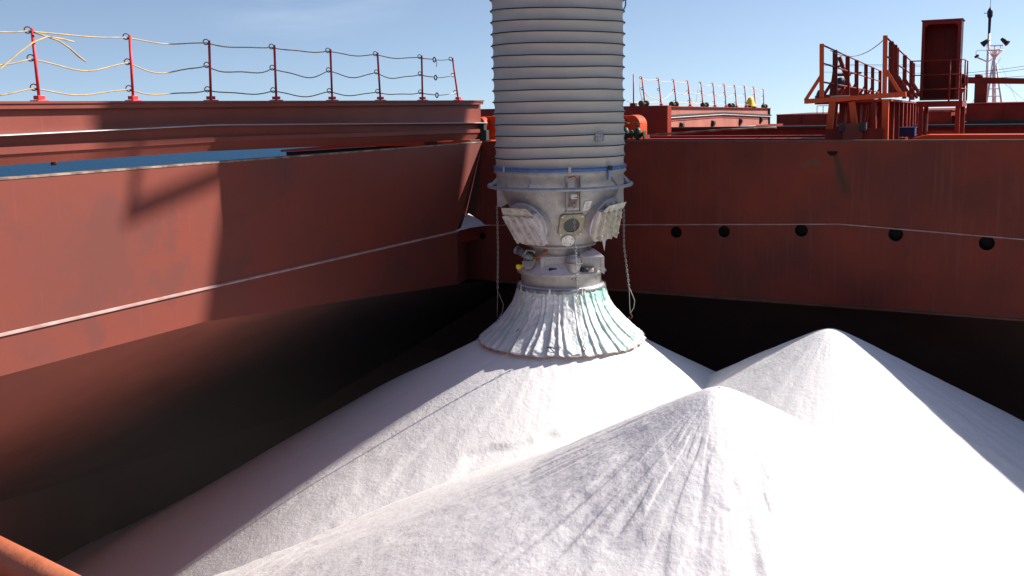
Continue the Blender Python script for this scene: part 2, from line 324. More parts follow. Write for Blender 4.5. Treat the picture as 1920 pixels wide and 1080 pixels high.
tag(town.build('town', mat('far_white_houses', (0.7, 0.66, 0.6), 0.8, col2=(0.4, 0.36, 0.32), nscale=0.05, lo=0.45, hi=0.5)), 'pale houses of the distant shore seen under the hatch cover', 'town', kind='stuff')

# ================================================================ HOLD
# left coaming wall
lw = thing('hold_wall', 'long sunlit red primer coaming wall on the left of the hold, under the rope railing', 'wall', (0, -12, -1))
def kz(y): return -2.60-(0.84*max(0, (y+9.6)/9.6) if y > -9.6 else 0)
ys = [-27, -20, -13.4, -9.6, -6, -3, -1.35]
b = MB()
b.loft([[(0, y, 0), (0, y, -0.9), (0, y, -2.05), (0, y, kz(y))] for y in ys])
b.add([(0, -1.35, 0), (0, -1.35, -2.05), (0, -1.35, kz(-1.35)), (0.0, -0.03, 0)], [(0, 1, 3)])
b.build('coaming_plate', M['primer'], lw)
b = MB(); b.loft([[(-0.16, y, 0.0), (-0.16, y, 0.03), (0.012, y, 0.03), (0.012, y, 0.0)] for y in (-27, -0.0)], close=True, caps=True)
b.build('top_flange', M['edge'], lw, 0.004)
b = MB(); b.loft([[(0.0, y, -2.065), (0.035, y, -2.065), (0.035, y, -2.04), (0.0, y, -2.025)] for y in (-27, -1.33)], close=True, caps=True)
b.build('dust_ledge', M['weld'], lw)
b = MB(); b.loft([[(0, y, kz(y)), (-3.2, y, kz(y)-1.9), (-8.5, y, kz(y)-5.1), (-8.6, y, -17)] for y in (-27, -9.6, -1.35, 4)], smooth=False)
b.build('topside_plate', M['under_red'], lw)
# corner facet
b = MB(); b.add([(0, -0.003, 0.0), (0.0, -1.35, -2.05), (-0.52, -0.003, -1.80)], [(0, 1, 2)])
b.add([(0, -1.35, -2.05), (-0.52, -0.003, -1.80), (-0.52, -0.003, -3.44), (0, -1.35, kz(-1.35))], [(0, 1, 2, 3)])
b.build('corner_gusset', M['primer_far'], lw)
b = MB()
b.add([(0.02, -1.62, -2.045), (0.02, -0.03, -2.03), (0.22, -0.012, -2.035), (0.02, -1.2, -1.98), (-0.25, -0.55, -1.80), (-0.42, -0.05, -1.76), (0.03, -0.7, -2.03), (-0.1, -0.03, -1.93)], [(0, 3, 6), (3, 4, 6), (4, 5, 7), (4, 7, 6), (6, 7, 1), (6, 1, 2)])
b.build('powder_drift', M['dust'], lw)

# far coaming wall with holes
def led(x): return -1.72-0.0386*abs(x-8.54) if x < 8.54 else -1.72-0.052*min(x-8.54, 8)
fw = thing('hold_wall', 'shaded dark red coaming wall facing the camera with a row of round holes', 'wall', (8.5, 0, -1))
holes = [(-0.06, -2.32, 0.085), (3.24, -2.15, 0.13), (4.97, -2.03, 0.13), (6.07, -1.975, 0.13), (7.75, -1.885, 0.135), (9.65, -1.89, 0.145), (11.35, -2.0, 0.145), (13.0, -2.1, 0.145)]
notch = [(8.24, -0.195), (8.47, -0.195), (8.45, -0.25), (8.40, -0.29), (8.31, -0.29), (8.26, -0.25)]
wv = MB(); xs = -0.52; zlo = lambda x: -3.44-0.0035*max(x, 0)
def rect(xa, xb, za, zb):
    wv.add([(xa, 0, za), (xb, 0, za), (xb, 0, zb), (xa, 0, zb)], [(0, 1, 2, 3)])
for (x, z, r_) in holes:
    h_ = r_+0.12
    wv.add([(xs, 0, zlo(xs)), (x-h_, 0, zlo(x)), (x-h_, 0, -0.0), (0.0 if xs < 0 else xs, 0, 0.0)], [(0, 1, 2, 3)]) if x > 0 else None
    wv.add([(x-h_, 0, zlo(x)), (x+h_, 0, zlo(x)), (x+h_, 0, z-h_), (x-h_, 0, z-h_)], [(0, 1, 2, 3)])
    wv.add([(x-h_, 0, z+h_), (x+h_, 0, z+h_), (x+h_, 0, 0), (max(x-h_, 0.0), 0, 0)], [(0, 1, 2, 3)])
    n_ = 32; ci = []; sq = []
    for i in range(n_):
        a_ = 2*PI*i/n_; k_ = h_/max(abs(math.cos(a_)), abs(math.sin(a_))); ci.append((x+r_*math.cos(a_), 0, z+r_*math.sin(a_))); sq.append((x+k_*math.cos(a_), 0, z+k_*math.sin(a_)))
    wv.add(ci+sq, [(i, (i+1) % n_, n_+(i+1) % n_, n_+i) for i in range(n_)])
    if x < 0: rect(xs, x-h_, zlo(0), -1.8)
    xs = x+h_
wv.add([(xs, 0, zlo(xs)), (31, 0, zlo(31)), (31, 0, 0), (xs, 0, 0)], [(0, 1, 2, 3)])
wv.build('coaming_plate', M['primer_far'], fw)
for (x, z, r) in holes:
    b = MB(); b.tube([(x, 0.0, z), (x, 0.02, z), (x, 0.16, z)], r, 28, caps=False)
    b.disc((x, 0.16, z), (0, 1, 0), r, 0.01, 28); b.build('vent_hole', M['black'], fw)
b = MB(); b.prism([(p[0], -0.004, p[1]) for p in notch], (0, 0.12, 0)); b.build('notch', M['black'], fw)
b = MB(); b.loft([[(x, -0.015, 0.0), (x, -0.015, 0.035), (x, 0.2, 0.035), (x, 0.2, 0.0)] for x in (0.0, 31)], close=True, caps=True)
b.build('top_flange', M['edge_far'], fw, 0.004)
b = MB(); b.loft([[(x, 0, led(x)-0.012), (x, -0.022, led(x)-0.010), (x, -0.022, led(x)+0.006), (x, 0, led(x)+0.012)] for x in (0.1, 8.54, 16.5, 31)], close=True, caps=True)
b.build('dust_ledge', M['weld_far'], fw)
b = MB(); b.loft([[(x, -0.03, -3.47-0.0035*x), (x, -0.03, -3.435-0.0035*x), (x, 0.0, -3.42-0.0035*x)] for x in (0.3, 31)])
b.build('lower_bar', M['edge_far'], fw)
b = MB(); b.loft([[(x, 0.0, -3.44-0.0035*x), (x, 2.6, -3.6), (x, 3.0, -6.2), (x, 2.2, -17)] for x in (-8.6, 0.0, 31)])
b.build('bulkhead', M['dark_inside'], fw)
for x in (2.1, 6.9, 11.8, 16.5):      # welded butts of the coaming plates
    b = MB(); b.box(x-0.010, x+0.010, -0.0025, 0.0, -3.42, -0.01); b.build('weld_seam', M['primer_far'], fw)
for y in (-15.8, -7.4, -3.9):
    b = MB(); b.box(0.0, 0.002, y-0.010, y+0.010, kz(y)+0.02, -0.01); b.build('weld_seam', M['primer'], lw)
# plates closing the rest of the hold behind and beside the camera
b = MB(); b.box(30.0, 30.1, -27, 0, -17, 0); b.box(0, 30, -27.1, -27.0, -17, -0.0)
b.build('coaming_plate', M['primer_far'], fw)
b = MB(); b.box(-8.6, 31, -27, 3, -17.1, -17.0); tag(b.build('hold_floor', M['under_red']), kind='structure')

# decks around the hatch
M['deckm'] = mat('deck_paint', (0.20, 0.022, 0.010), 0.6, col2=(0.13, 0.02, 0.012), nscale=0.7, spots=(0.18, 0.10, 0.06), spot_thr=0.66)
b = MB(); b.box(-8.5, 31, 0.2, 150, -2.4, -2.05); b.box(-8.5, -0.2, -27, 0.2, -2.4, -2.05)
b.box(30.1, 40, -27, 150, -2.4, -2.05)
tag(b.build('deck', M['deckm']), kind='structure')
b = MB(); b.loft([[(-8.5, y, -2.05), (-8.75, y, -5), (-8.75, y, -16)] for y in (-30, 150)]); tag(b.build('ship_side', M['deckm']), kind='structure')

# foreground orange coaming rim the photographer leans over
rm = thing('coaming_rim', 'blurred orange steel rim of the near coaming in the bottom left corner', 'rim', (10.5, -20.9, 0))
d = Vector((0.985, -0.175, 0)).normalized(); p0 = Vector((10.42, -20.66, -0.03)); nrm = Vector((-d.y, d.x, 0))
b = MB(); b.tube([p0-d*3.2, p0+d*6], 0.034, 16); b.build('round_bar', M['rim'], rm)
b = MB(); b.obox(p0+d*1.4-nrm*0.06-Vector((0,0,0.07)), d*4.6, -nrm*0.012, Vector((0, 0, 0.06))); b.build('web_plate', M['deck_red'], rm)
b = MB(); b.obox(p0+d*1.4-nrm*0.30-Vector((0,0,0.13)), d*4.6, -nrm*0.25, Vector((0, 0, 0.008))); b.build('flat_plate', M['primer'], rm)

# ================================================================ HEAPS
CON = [dict(a=(3.95, -4.0, -3.03), t=0.555, r0=0.5, seed=3), dict(a=(8.91, -2.95, -3.33), t=0.55, r0=0.38, seed=9), dict(a=(8.62, -9.3, -2.84), t=0.545, r0=0.34, seed=21)]
def cone_z(c, x, y):
    dx = x-c['a'][0]; dy = y-c['a'][1]; r = np.hypot(dx, dy); return c['a'][2]+c['t']*c['r0']*0.55-c['t']*np.sqrt(r*r+c['r0']**2*0.3)
def vnoise(x, y, z, seed):
    out = np.empty(x.size); xf, yf, zf = x.ravel(), y.ravel(), z.ravel()
    for i in range(x.size): out[i] = noise.noise((xf[i]+seed*13.7, yf[i]-seed*7.1, zf[i]+seed))
    return out.reshape(x.shape)
def heap(idx, name, label, nr, na, rmax, a0=0, a1=2*PI):
    c = CON[idx]; th = np.linspace(a0, a1, na); rr = 0.02+rmax*np.linspace(0, 1, nr)**1.7
    Rr, T = np.meshgrid(rr, th, indexing='ij'); s = c['seed']
    wob = 0.03*vnoise(np.cos(T)*1.5, np.sin(T)*1.5, Rr*0.12, s)
    x = c['a'][0]+Rr*np.cos(T); y = c['a'][1]+Rr*np.sin(T)
    z = cone_z(c, x, y)
    amp = np.clip(Rr/1.5, 0.12, 1.0)
    z = z+amp*(0.16*vnoise(x*0.28, y*0.28, 0*x, s)*np.clip(Rr/5, 0, 1))
    # runnels: noise stretched along the fall line
    ang = 7.0
    run = vnoise(np.cos(T)*ang, np.sin(T)*ang, np.log(Rr+0.5)*1.1, s+1); run2 = vnoise(np.cos(T)*24, np.sin(T)*24, np.log(Rr+0.5)*3.0, s+2)
    side = np.clip(0.25+0.75*np.cos(T-math.radians(235)), 0, 1) if idx == 2 else np.clip(0.35+0.3*np.cos(T-math.radians(250)), 0, 1)
    fade = np.exp(-Rr/5.0)*np.clip(0.5+1.6*vnoise(x*0.5, y*0.5, 0*x, s+8), 0, 1); z += amp*(0.026*run+0.016*run2*side)*(1.5*fade+0.12)*(1.0 if idx == 2 else 0.4)
    lump = vnoise(x*2.3, y*2.3, z*1.2, s+4); lump2 = vnoise(x*6.5, y*6.5, z*3, s+5)
    z += amp*(0.004*lump+0.005*lump2)*(0.3+side)*(0.75 if idx == 2 else 0.8)
    # thin slabs and little scarps left by sliding powder
    sl1 = vnoise(np.cos(T)*11+x*0.25, np.sin(T)*11, np.log(Rr+0.5)*2.6+0.3*y, s+11); sl2 = vnoise(x*3.1, y*3.1, Rr*0.9, s+12)
    patch = np.clip(2.2*vnoise(x*0.45, y*0.45, 0*x, s+13)+0.45, 0, 1)
    z += amp*patch*(0.0045*np.tanh(9*sl1)+0.004*np.tanh(8*sl2))*(1.0 if idx == 2 else 0.8)
    if idx == 2:      # broken crease that runs down towards the camera, left of it scoured steeper
        z += 0.085*np.clip(Rr-2.5, 0, 99)*np.clip(np.cos(T-math.radians(205))*1.6, 0, 1)
        cd = Vector((0.300, -0.954)); side_d = (x-c['a'][0]+0.16)*cd.y-(y-c['a'][1])*cd.x      # >0 on the left of the crease (seen from the camera)
        along = (x-c['a'][0])*cd.x+(y-c['a'][1])*cd.y; side_d = side_d+0.06*vnoise(along*2.0, 0*x, 0*x, 3)+0.03*vnoise(along*7.0, 0*x, 0*x, 4)
        z -= 0.06*np.clip(side_d/1.0, 0, 1)*np.clip(along/0.5+0.3, 0, 1)*np.exp(-np.clip(side_d, 0, 99)/6)
        z -= 0.008*np.clip(side_d/0.15, 0, 1)*np.exp(-np.clip(side_d, 0, 99)/0.5)*np.clip(along/0.4, 0, 1)*np.clip((2.6-along)/1.5, 0, 1)
    if idx == 0:      # a low slump out to the left and a slide scar in front
        z += 0.30*np.exp(-((x+1.1)**2/5.0+(y+2.5)**2/7.0))
        e_ = (x-4.3)*0.5-(y+7.35)+0.16*vnoise(x*2.2, y*2.2, 0*x, 5)      # low scarp where powder slid against the nearest heap
        z -= 0.055*np.clip(e_/0.10, 0, 1)*np.clip((x-3.75)/0.25, 0, 1)*np.clip((8.0-x)/1.5, 0, 1)*np.exp(-np.clip(e_, 0, 9)/0.8)
    P = np.stack([x, y, z], -1).reshape(-1, 3); nn = na
    # keep only where this heap is (nearly) the highest
    oth = np.full(x.shape, -99.0)
    for k, c2 in enumerate(CON):
        if k != idx: oth = np.maximum(oth, cone_z(c2, x, y))
    keep = (z > oth-0.75) & (z > -16.9) & (x < 30) & (x > -8.5) & (y < 2.0) & (y > -26.9)
    F = []
    i, j = np.meshgrid(np.arange(nr-1), np.arange(na-1), indexing='ij')
    kk = keep[:-1, :-1] | keep[1:, :-1] | keep[:-1, 1:] | keep[1:, 1:]
    i = i[kk]; j = j[kk]; F = np.stack([i*nn+j, i*nn+j+1, (i+1)*nn+j+1, (i+1)*nn+j], -1)
    used = np.unique(F); remap = np.full(len(P), -1); remap[used] = np.arange(len(used)); P = P[used]-np.array([c['a'][0], c['a'][1], c['a'][2]]); F = remap[F]
    me = bpy.data.meshes.new(name); me.from_pydata(P.tolist(), [], F.tolist()); me.polygons.foreach_set('use_smooth', [True]*len(F))
    me.materials.append(M['salt']); me.update(); o = bpy.data.objects.new(name, me); COL.objects.link(o); o.location = c['a']
    return tag(o, label, 'powder heap', 'white cargo heaps in the hold')
heap(0, 'powder_heap', 'white powder heap growing directly under the loading spout skirt', 300, 620, 16)
heap(1, 'powder_heap', 'smooth round-topped white powder heap on the right, farther back against the dark bulkhead', 240, 520, 16)
heap(2, 'powder_heap', 'nearest white powder heap with a rough scoured left face and a crease down its front', 420, 900, 15)

# ================================================================ LEFT HATCH COVER
CV = [(-27, 0.50, 0.39, 0.30, 0.15), (-13.0, 0.586, 0.431, 0.333, 0.185), (-9.2, 0.636, 0.437, 0.352, 0.203), (0.12, 0.478, 0.335, 0.245, 0.072)]
hc = thing('hatch_cover', 'long red side-rolling hatch cover on the left, carrying the tall rope railing', 'hatch cover', (-4, -12, 1))
b = MB(); b.box(-8.3, 0.025, -27, 0.09, 1.0, 1.032); b.build('top_plate', M['cover_red'], hc)
b = MB(); b.box(-0.06, -0.0, -27, 0.085, 0.93, 0.998); b.build('top_girder_edge', M['cover_red'], hc)
b = MB()
b.loft([[(-0.10, y, 0.999), (-0.10, y, lip)] for y, lip, db, lb, bt in CV])
b.build('side_panel', M['cover_red'], hc)
b = MB(); b.loft([[(-0.10, y, lip-0.012), (0.085, y, lip-0.008), (0.09, y, lip), (0.085, y, lip+0.007), (-0.10, y, lip+0.015)] for y, lip, db, lb, bt in CV], close=True, caps=True)
b.build('steel_lip', M['lip'], hc)
b = MB(); b.loft([[(-0.101, y, lip-0.012), (-0.101, y, db), (-0.03, y, db-0.004), (-0.03, y, lb), (-0.06, y, lb-0.006), (-0.12, y, bt), (-0.14, y, bt+0.002), (-0.5, y, bt+0.12)] for y, lip, db, lb, bt in CV])
b.build('skirt_panel', M['cover_red'], hc)
b = MB(); b.box(-8.2, -0.11, 0.08, 0.13, 0.08, 0.999); b.box(-8.2, -8.1, -27, 0.08, 0.25, 0.999); b.box(-8.1, -0.5, -27, 0.08, 0.27, 0.31); b.build('end_panel', M['cover_red'], hc)
b = MB(); b.box(-0.09, 0.10, 0.02, 0.16, 0.05, 0.30); b.box(-0.12, 0.05, 0.0, 0.145, 0.30, 0.47); b.build('rubber_stop', M['rubber'], hc, 0.01)
b = MB(); b.tube([(-0.16, -12.15, 0.24), (-0.16, -12.15, 0.14)], 0.045, 12); b.build('drain_stub', M['rust'], hc)
for yy in (-1.2,):
    b = MB(); b.tube([(-1.75, 0.4, -0.02), (-1.75, 0.62, -0.02)], 0.20, 20); b.build('wheel', M['rust'], hc)

# rope railing on the left cover
def post(bt, tp, r, par, m1, ringm, ratios=(0.975, 0.60, 0.20), side=(-0.5, -0.86, 0), ringr=0.045, foot=True):
    bt, tp = Vector(bt), Vector(tp); b = MB(); b.tube([bt, tp], r, 10); s = b.build('stanchion', m1, par)
    if foot:
        f = MB(); f.box(bt.x-0.09, bt.x+0.09, bt.y-0.09, bt.y+0.09, bt.z, bt.z+0.025); f.obox(bt+Vector((0,0,0.06)), (0.055,0,0), (0,0.055,0), (0,0,0.028)); f.build('foot', m1, s, 0.004)
    res = []; sd = Vector(side).normalized()
    for t in ratios:
        c = bt.lerp(tp, t)+sd*(r+ringr*0.75); up = (tp-bt).normalized(); g = MB()
        g.tube([c+(sd*math.cos(a)+up*math.sin(a))*ringr for a in [2*PI*i/16 for i in range(16)]], ringr*0.2, 6, closed=True)
        g.build('ring', ringm, s); res.append(c+Vector((0,0,-ringr*0.35)))
    return res
rl = thing('rope_railing', 'long three-rope railing with red stanchions on top of the left hatch cover', 'railing', (-0.5, -7, 1.03))
Y0 = -12.04; holds = []
tops = {-2: (-0.1, 0, 0), -1: (-0.08, 0, 0), 0: (-0.02, -0.01, 0), 1: (-0.0, 0.02, 0), 2: (0.02, 0.02, 0), 3: (0.0, 0.02, 0.0), 4: (0.0, 0.01, 0.0), 5: (-0.02, -0.02, 0.0), 6: (0.0, 0.02, 0), 7: (-0.04, -0.16, 0.0)}
ys_p = {k: Y0+1.69*k for k in range(-2, 8)}; ys_p[7] = -0.27
for k in range(-2, 8):
    y = ys_p[k]; t = tops[k]
    holds.append(post((-0.5, y, 1.032), (-0.5+t[0], y+t[1], 2.06+t[2]), 0.022, rl, M['post_red'], M['rust']))
def sag(p, q_, s, n=12, wob=0.0, ph=0.0):
    p, q_ = Vector(p), Vector(q_); L = []
    for i in range(n+1):
        u = i/n; v = p.lerp(q_, u); v.z -= s*4*u*(1-u)*(1+0.35*math.sin(2*PI*u+ph)); v.y += wob*math.sin(PI*u*2+ph); L.append(v)
    return L
for r in range(3):
    pts = []
    for k in range(len(holds)-1):
        if r == 0 and k == 2: s = 0.02
        elif r == 0: s = 0.045
        elif r == 1: s = random.uniform(0.09, 0.13)
        else: s = random.uniform(0.05, 0.085)
        if k == len(holds)-2:
            a, c = holds[k][r], holds[k+1][r]; mid = a.lerp(c, 0.46)+Vector((0, 0, -0.06 if r else -0.03))
            g = MB(); g.tube([mid+Vector((0, 0.055*math.cos(t), 0.055*math.sin(t))) for t in [2*PI*i/14 for i in range(14)]], 0.014, 6, closed=True); g.build('thimble', M['rust'], rl)
            gp = MB(); gp.tube(sag(a, mid-Vector((0, 0.06, -0.01)), 0.012, 6)+[mid-Vector((0, 0.058, 0))], 0.013, 6); gp.tube(sag(mid+Vector((0, 0.06, 0)), c, 0.01, 6), 0.010, 6)
            if r == 0: gp.tube([mid+Vector((0, 0.06, 0)), mid+Vector((0, 0.11, -0.05)), mid+Vector((0, 0.09, -0.16))], 0.009, 6)
            gp.build('lashing', M['rope_pale'], rl)
        else:
            pts += sag(holds[k][r], holds[k+1][r], s, 12, 0.0, k*1.7+r)[:-1]
    pts.append(holds[-2][r]); b = MB(); b.tube(pts, 0.0105, 8); b.build('rope', M['rope'], rl)
b = MB(); b.tube([(-0.47, -13.6, 0.95+0.2), (-0.45, -12.9, 1.33), (-0.45, -12.62, 1.50), (-0.45, -12.35, 1.70), (-0.45, -12.1, 1.86), (-0.45, -11.86, 1.95), (-0.45, -11.6, 1.93), (-0.47, -11.4, 1.90)], 0.0125, 8); b.build('rope', M['rope'], rl)
b = MB(); b.tube([(-0.46, -12.07, 2.0), (-0.46, -11.85, 1.95), (-0.44, -11.68, 1.90), (-0.44, -11.5, 1.80), (-0.44, -11.36, 1.69), (-0.43, -11.25, 1.62)], [0.0125]*4+[0.016, 0.012], 8); b.build('rope', M['rope'], rl)

# track beam and stop bracket behind the left cover
tb = thing('track_beam', 'orange-red track beam seen low beneath the far end of the left hatch cover', 'beam', (-3, 0.6, -0.2))
b = MB(); b.prism([(-6.75, 0.45, -0.205), (-5.0, 0.45, -0.09), (-3.5, 0.45, -0.02), (0.0, 0.45, 0.045), (0.0, 0.45, -0.08), (-3.5, 0.45, -0.11), (-5.0, 0.45, -0.185), (-6.75, 0.45, -0.27)], (0, 0.35, 0)); b.build('flange', M['orange'], tb)
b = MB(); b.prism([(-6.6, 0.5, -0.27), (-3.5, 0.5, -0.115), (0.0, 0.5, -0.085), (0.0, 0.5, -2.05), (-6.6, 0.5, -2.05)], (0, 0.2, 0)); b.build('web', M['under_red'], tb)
br = thing('jack', 'small orange bracket standing on the track beam under the cover', 'bracket', (-1.0, 0.6, 0))
b = MB(); b.box(-1.15, -0.75, 0.5, 0.62, -0.02, 0.14); b.box(-0.80, -0.72, 0.48, 0.64, 0.0, 0.2); b.build('base', M['orange'], br, 0.01)
b = MB(); b.disc((-0.86, 0.48, 0.08), (0, -1, 0), 0.05, 0.05, 14); b.build('bolt', M['orange'], br)
b = MB(); b.disc((-1.08, 0.48, 0.04), (0, -1, 0), 0.035, 0.04, 14); b.build('bolt', M['orange'], br)

def roller(name, label, x0, x1, y0, z0, z1, grp):
    t = thing(name, label, 'roller housing', ((x0+x1)/2, y0, z0), group=grp); r = (x1-x0)*0.40
    b = MB(); pts = [(x1, y0, z0), (x1, y0, z1-r)]+[(x1-r+r*math.cos(a), y0, z1-r+r*math.sin(a)) for a in [PI/2*i/8 for i in range(1, 9)]]+[(x0, y0, z1), (x0, y0, z0)]
    b.prism(pts, (0, 0.55, 0)); b.build('housing', M['orange'], t, 0.008)
    b = MB(); pr = [(x1+0.02, y0-0.02, z0), (x1+0.02, y0-0.02, z1-r)]+[(x1-r+(r+0.02)*math.cos(a), y0-0.02, z1-r+(r+0.02)*math.sin(a)) for a in [PI/2*i/8 for i in range(1, 9)]]
    b.loft([[p, Vector(p)+Vector((0, 0.6, 0))] for p in pr]); b.build('cover_strip', M['orange'], t)
    b = MB(); b.tube([(x0+0.05, y0-0.32, z1-r*1.0), (x0+0.05, y0-0.0, z1-r*1.0)], r*0.95, 20); b.build('drum', M['orange'], t)
    b = MB(); b.box(x0-0.05, x1+0.1, y0-0.1, y0+0.6, z0-0.1, z0-0.002); b.build('foot', M['deck_red'], t)
GR = 'orange roller housings beside the hatch covers'
roller('roller_housing', 'orange round-topped roller housing at the end of the left hatch cover', -0.55, -0.06, 1.0, 0.02, 0.63, GR)
roller('roller_housing', 'orange round-topped housing just right of the spout, behind the green valves', 1.2, 1.88, 6.0, -0.02, 0.55, GR)
b = MB(); b.box(-1.6, 0.25, 4.6, 4.9, -2.05, 0.88); b.box(-1.6, 0.25, 4.5, 4.9, 0.88, 0.91); tag(b.build('store_box', M['deck_red']), 'dark red steel block peeping out behind the spout, left of it', 'locker')

# ================================================================ SPOUT
SC = Vector((3.93, -4.0)); C2 = (SC.x, SC.y)
sp = thing('loading_spout', 'huge grey telescopic loading spout hanging over the hold with a pleated mint and white skirt', 'loading spout', (SC.x, SC.y, 0))
# ringed fabric sleeve
rings = [-0.12+0.2105*i for i in range(15)]; prof = []; TI = lambda z: -0.012+0.019*(z)  # slope of rings
N_ = 128; vs = []; fs = []
zl = [-0.34]+rings+[2.95]; prz = []
for i in range(len(zl)-1):
    za, zb = zl[i], zl[i+1]
    for k in range(7):
        u = k/7; prz.append((za+(zb-za)*u, 1.262-0.029*math.sin(PI*u)**0.7 if k else 1.268))
prz.append((2.95, 1.26))
for (z, r) in prz:
    for j in range(N_):
        t = 2*PI*j/N_; rr = r*(1+0.010*noise.noise((math.cos(t)*2.2, math.sin(t)*2.2, z*1.1)))+0.004*noise.noise((math.cos(t)*9, math.sin(t)*9, z*5))
        zz = z-TI(z)*math.cos(t-math.radians(-27))*1.26+0.012*noise.noise((math.cos(t)*1.5+5, math.sin(t)*1.5, z*2.2))
        vs.append((SC.x-0.006*z+rr*math.cos(t), SC.y+rr*math.sin(t), zz))
for i in range(len(prz)-1):
    for j in range(N_): fs.append((i*N_+j, i*N_+(j+1) % N_, (i+1)*N_+(j+1) % N_, (i+1)*N_+j))
b = MB(); b.add(vs, fs, True); sleeve = b.build('sleeve', M['bag'], sp)
for z in rings:
    pts = []
    for j in range(96):
        t = 2*PI*j/96; rr = 1.270*(1+0.010*noise.noise((math.cos(t)*2.2, math.sin(t)*2.2, z*1.1)))
        zz = z-TI(z)*math.cos(t-math.radians(-27))*1.26+0.012*noise.noise((math.cos(t)*1.5+5, math.sin(t)*1.5, z*2.2))
        pts.append((SC.x-0.006*z+rr*math.cos(t), SC.y+rr*math.sin(t), zz))
    b = MB(); b.tube(pts, 0.0115, 6, closed=True); b.build('hoop', M['bagring'], sleeve)
def ang_of(px):   # px offset from the axis, in metres across the view -> angle around the spout seen from the camera side
    return px
vdir = Vector((CAM.x-SC.x, CAM.y-SC.y)).normalized(); A0 = math.atan2(vdir.y, vdir.x)   # angle facing the camera
def cyl(dx, z, R):    # point on a radius R circle that stands dx metres right of the axis in view
    a = A0+math.asin(max(-1, min(1, dx/R))); return Vector((SC.x+R*math.cos(a), SC.y+R*math.sin(a), z)), Vector((math.cos(a), math.sin(a), 0))
# label patch on sleeve
p, nn = cyl(0.73, 0.265, 1.262); tg = Vector((-nn.y, nn.x, 0))
b = MB(); b.obox(p+nn*0.004, tg*0.10, nn*0.006, Vector((0, 0, 0.075))); b.build('label_patch', M['galv_dark'], sp)
b = MB()
for i in range(5):
    for k in range(4):
        b.obox(p+nn*0.012+tg*(-0.075+0.037*k+random.uniform(-.008, .008))+Vector((0, 0, 0.055-0.026*i)), tg*random.uniform(0.006, 0.015), nn*0.001, Vector((0, 0, 0.005)))
b.build('label_print', M['white'], sp)
b = MB(); b.lathe([(1.268, -0.355), (1.283, -0.355), (1.283, -0.285), (1.268, -0.285)], C2, 96); b.build('blue_strap', M['blue'], sp)
for dx in (-1.05, 0.18, 0.95):
    p, nn = cyl(dx, -0.315, 1.287); tg = Vector((-nn.y, nn.x, 0)); b = MB(); b.obox(p, tg*0.025, nn*0.006, Vector((0, 0, 0.055))); b.build('strap_loop', M['bag'], sp)
p, nn = cyl(0.93, -0.31, 1.30); tg = Vector((-nn.y, nn.x, 0)); b = MB(); b.obox(p, tg*0.05, nn*0.02, Vector((0, 0, 0.045))); b.build('buckle', M['black_p'], sp, 0.01)
b = MB(); b.obox(p+Vector((0, 0, -0.12))-tg*0.06, tg*0.022, nn*0.008, Vector((0.01, 0, 0.09))); b.build('strap_tail', M['blue'], sp)
b = MB(); b.lathe([(1.26, 2.86), (1.285, 2.86), (1.285, 2.97), (1.26, 2.97)], C2, 64, A0-2.2, A0-0.02); b.build('blue_strap', M['blue'], sp)
b = MB(); b.lathe([(1.20, 2.90), (1.34, 2.94), (1.34, 3.02), (1.24, 3.04), (1.24, 7.0), (1.15, 7.0)], C2, 64); b.build('upper_tube', M['galv_dark'], sp)
p, nn = cyl(-1.22, 2.93, 1.36); b = MB(); b.obox(p, (0.06, 0, 0), (0, 0.04, 0), (0, 0, 0.03)); b.build('clamp_lug', M['post_red'], sp)
p, nn = cyl(1.20, 2.9, 1.33); b = MB(); b.tube([p+Vector((0, 0, 0.12)), p+Vector((0.03, 0, 0)), p+Vector((0.045, 0.02, -0.12)), p+Vector((0.04, 0.02, -0.25)), p+Vector((0.0, 0, -0.35))], 0.014, 8); b.build('blue_rope', M['blue'], sp)
# collar and cone body
b = MB(); b.lathe([(1.262, -0.27), (1.27, -0.36), (1.285, -0.40), (1.255, -0.42), (1.235, -0.46), (1.225, -0.60), (0.65, -1.80)], C2, 96); cone_body = b.build('cone_body', M['galv'], sp)
def coneR(z): return 1.225+(z+0.60)*(1.225-0.65)/1.20 if z < -0.6 else 1.235
b = MB(); b.tube(torus_pts(C2, 1.385, 96, -0.665), 0.033, 12, closed=True); b.build('bumper_ring', M['pipe_grey'], sp)
for a in [A0+x for x in (-1.35, -0.45, 0.10, 0.26, 0.9, 1.5, 2.3, 3.1, 3.9)]:
    e = Vector((math.cos(a), math.sin(a), 0)); c = Vector((SC.x, SC.y, 0)); b = MB(); b.bar(c+e*1.22+Vector((0, 0, -0.50)), c+e*1.37+Vector((0, 0, -0.66)), 0.014, 0.045); b.build('ring_bracket', M['pipe_grey'], sp)
# side gusset plates from which the chains hang
for sgn in (-1, 1):
    a = A0+sgn*PI/2*1.02; e = Vector((math.cos(a), math.sin(a), 0)); c = Vector((SC.x, SC.y, 0)); tg = Vector((-e.y, e.x, 0))
    b = MB(); b.prism([c+e*1.235+Vector((0, 0, -0.44))-tg*0.008, c+e*1.235+Vector((0, 0, -1.08))-tg*0.008, c+e*1.16+Vector((0, 0, -1.10))-tg*0.008, c+e*0.98+Vector((0, 0, -1.0))-tg*0.008, c+e*1.1+Vector((0, 0, -0.44))-tg*0.008], tg*0.016); b.build('gusset', M['galv'], sp)
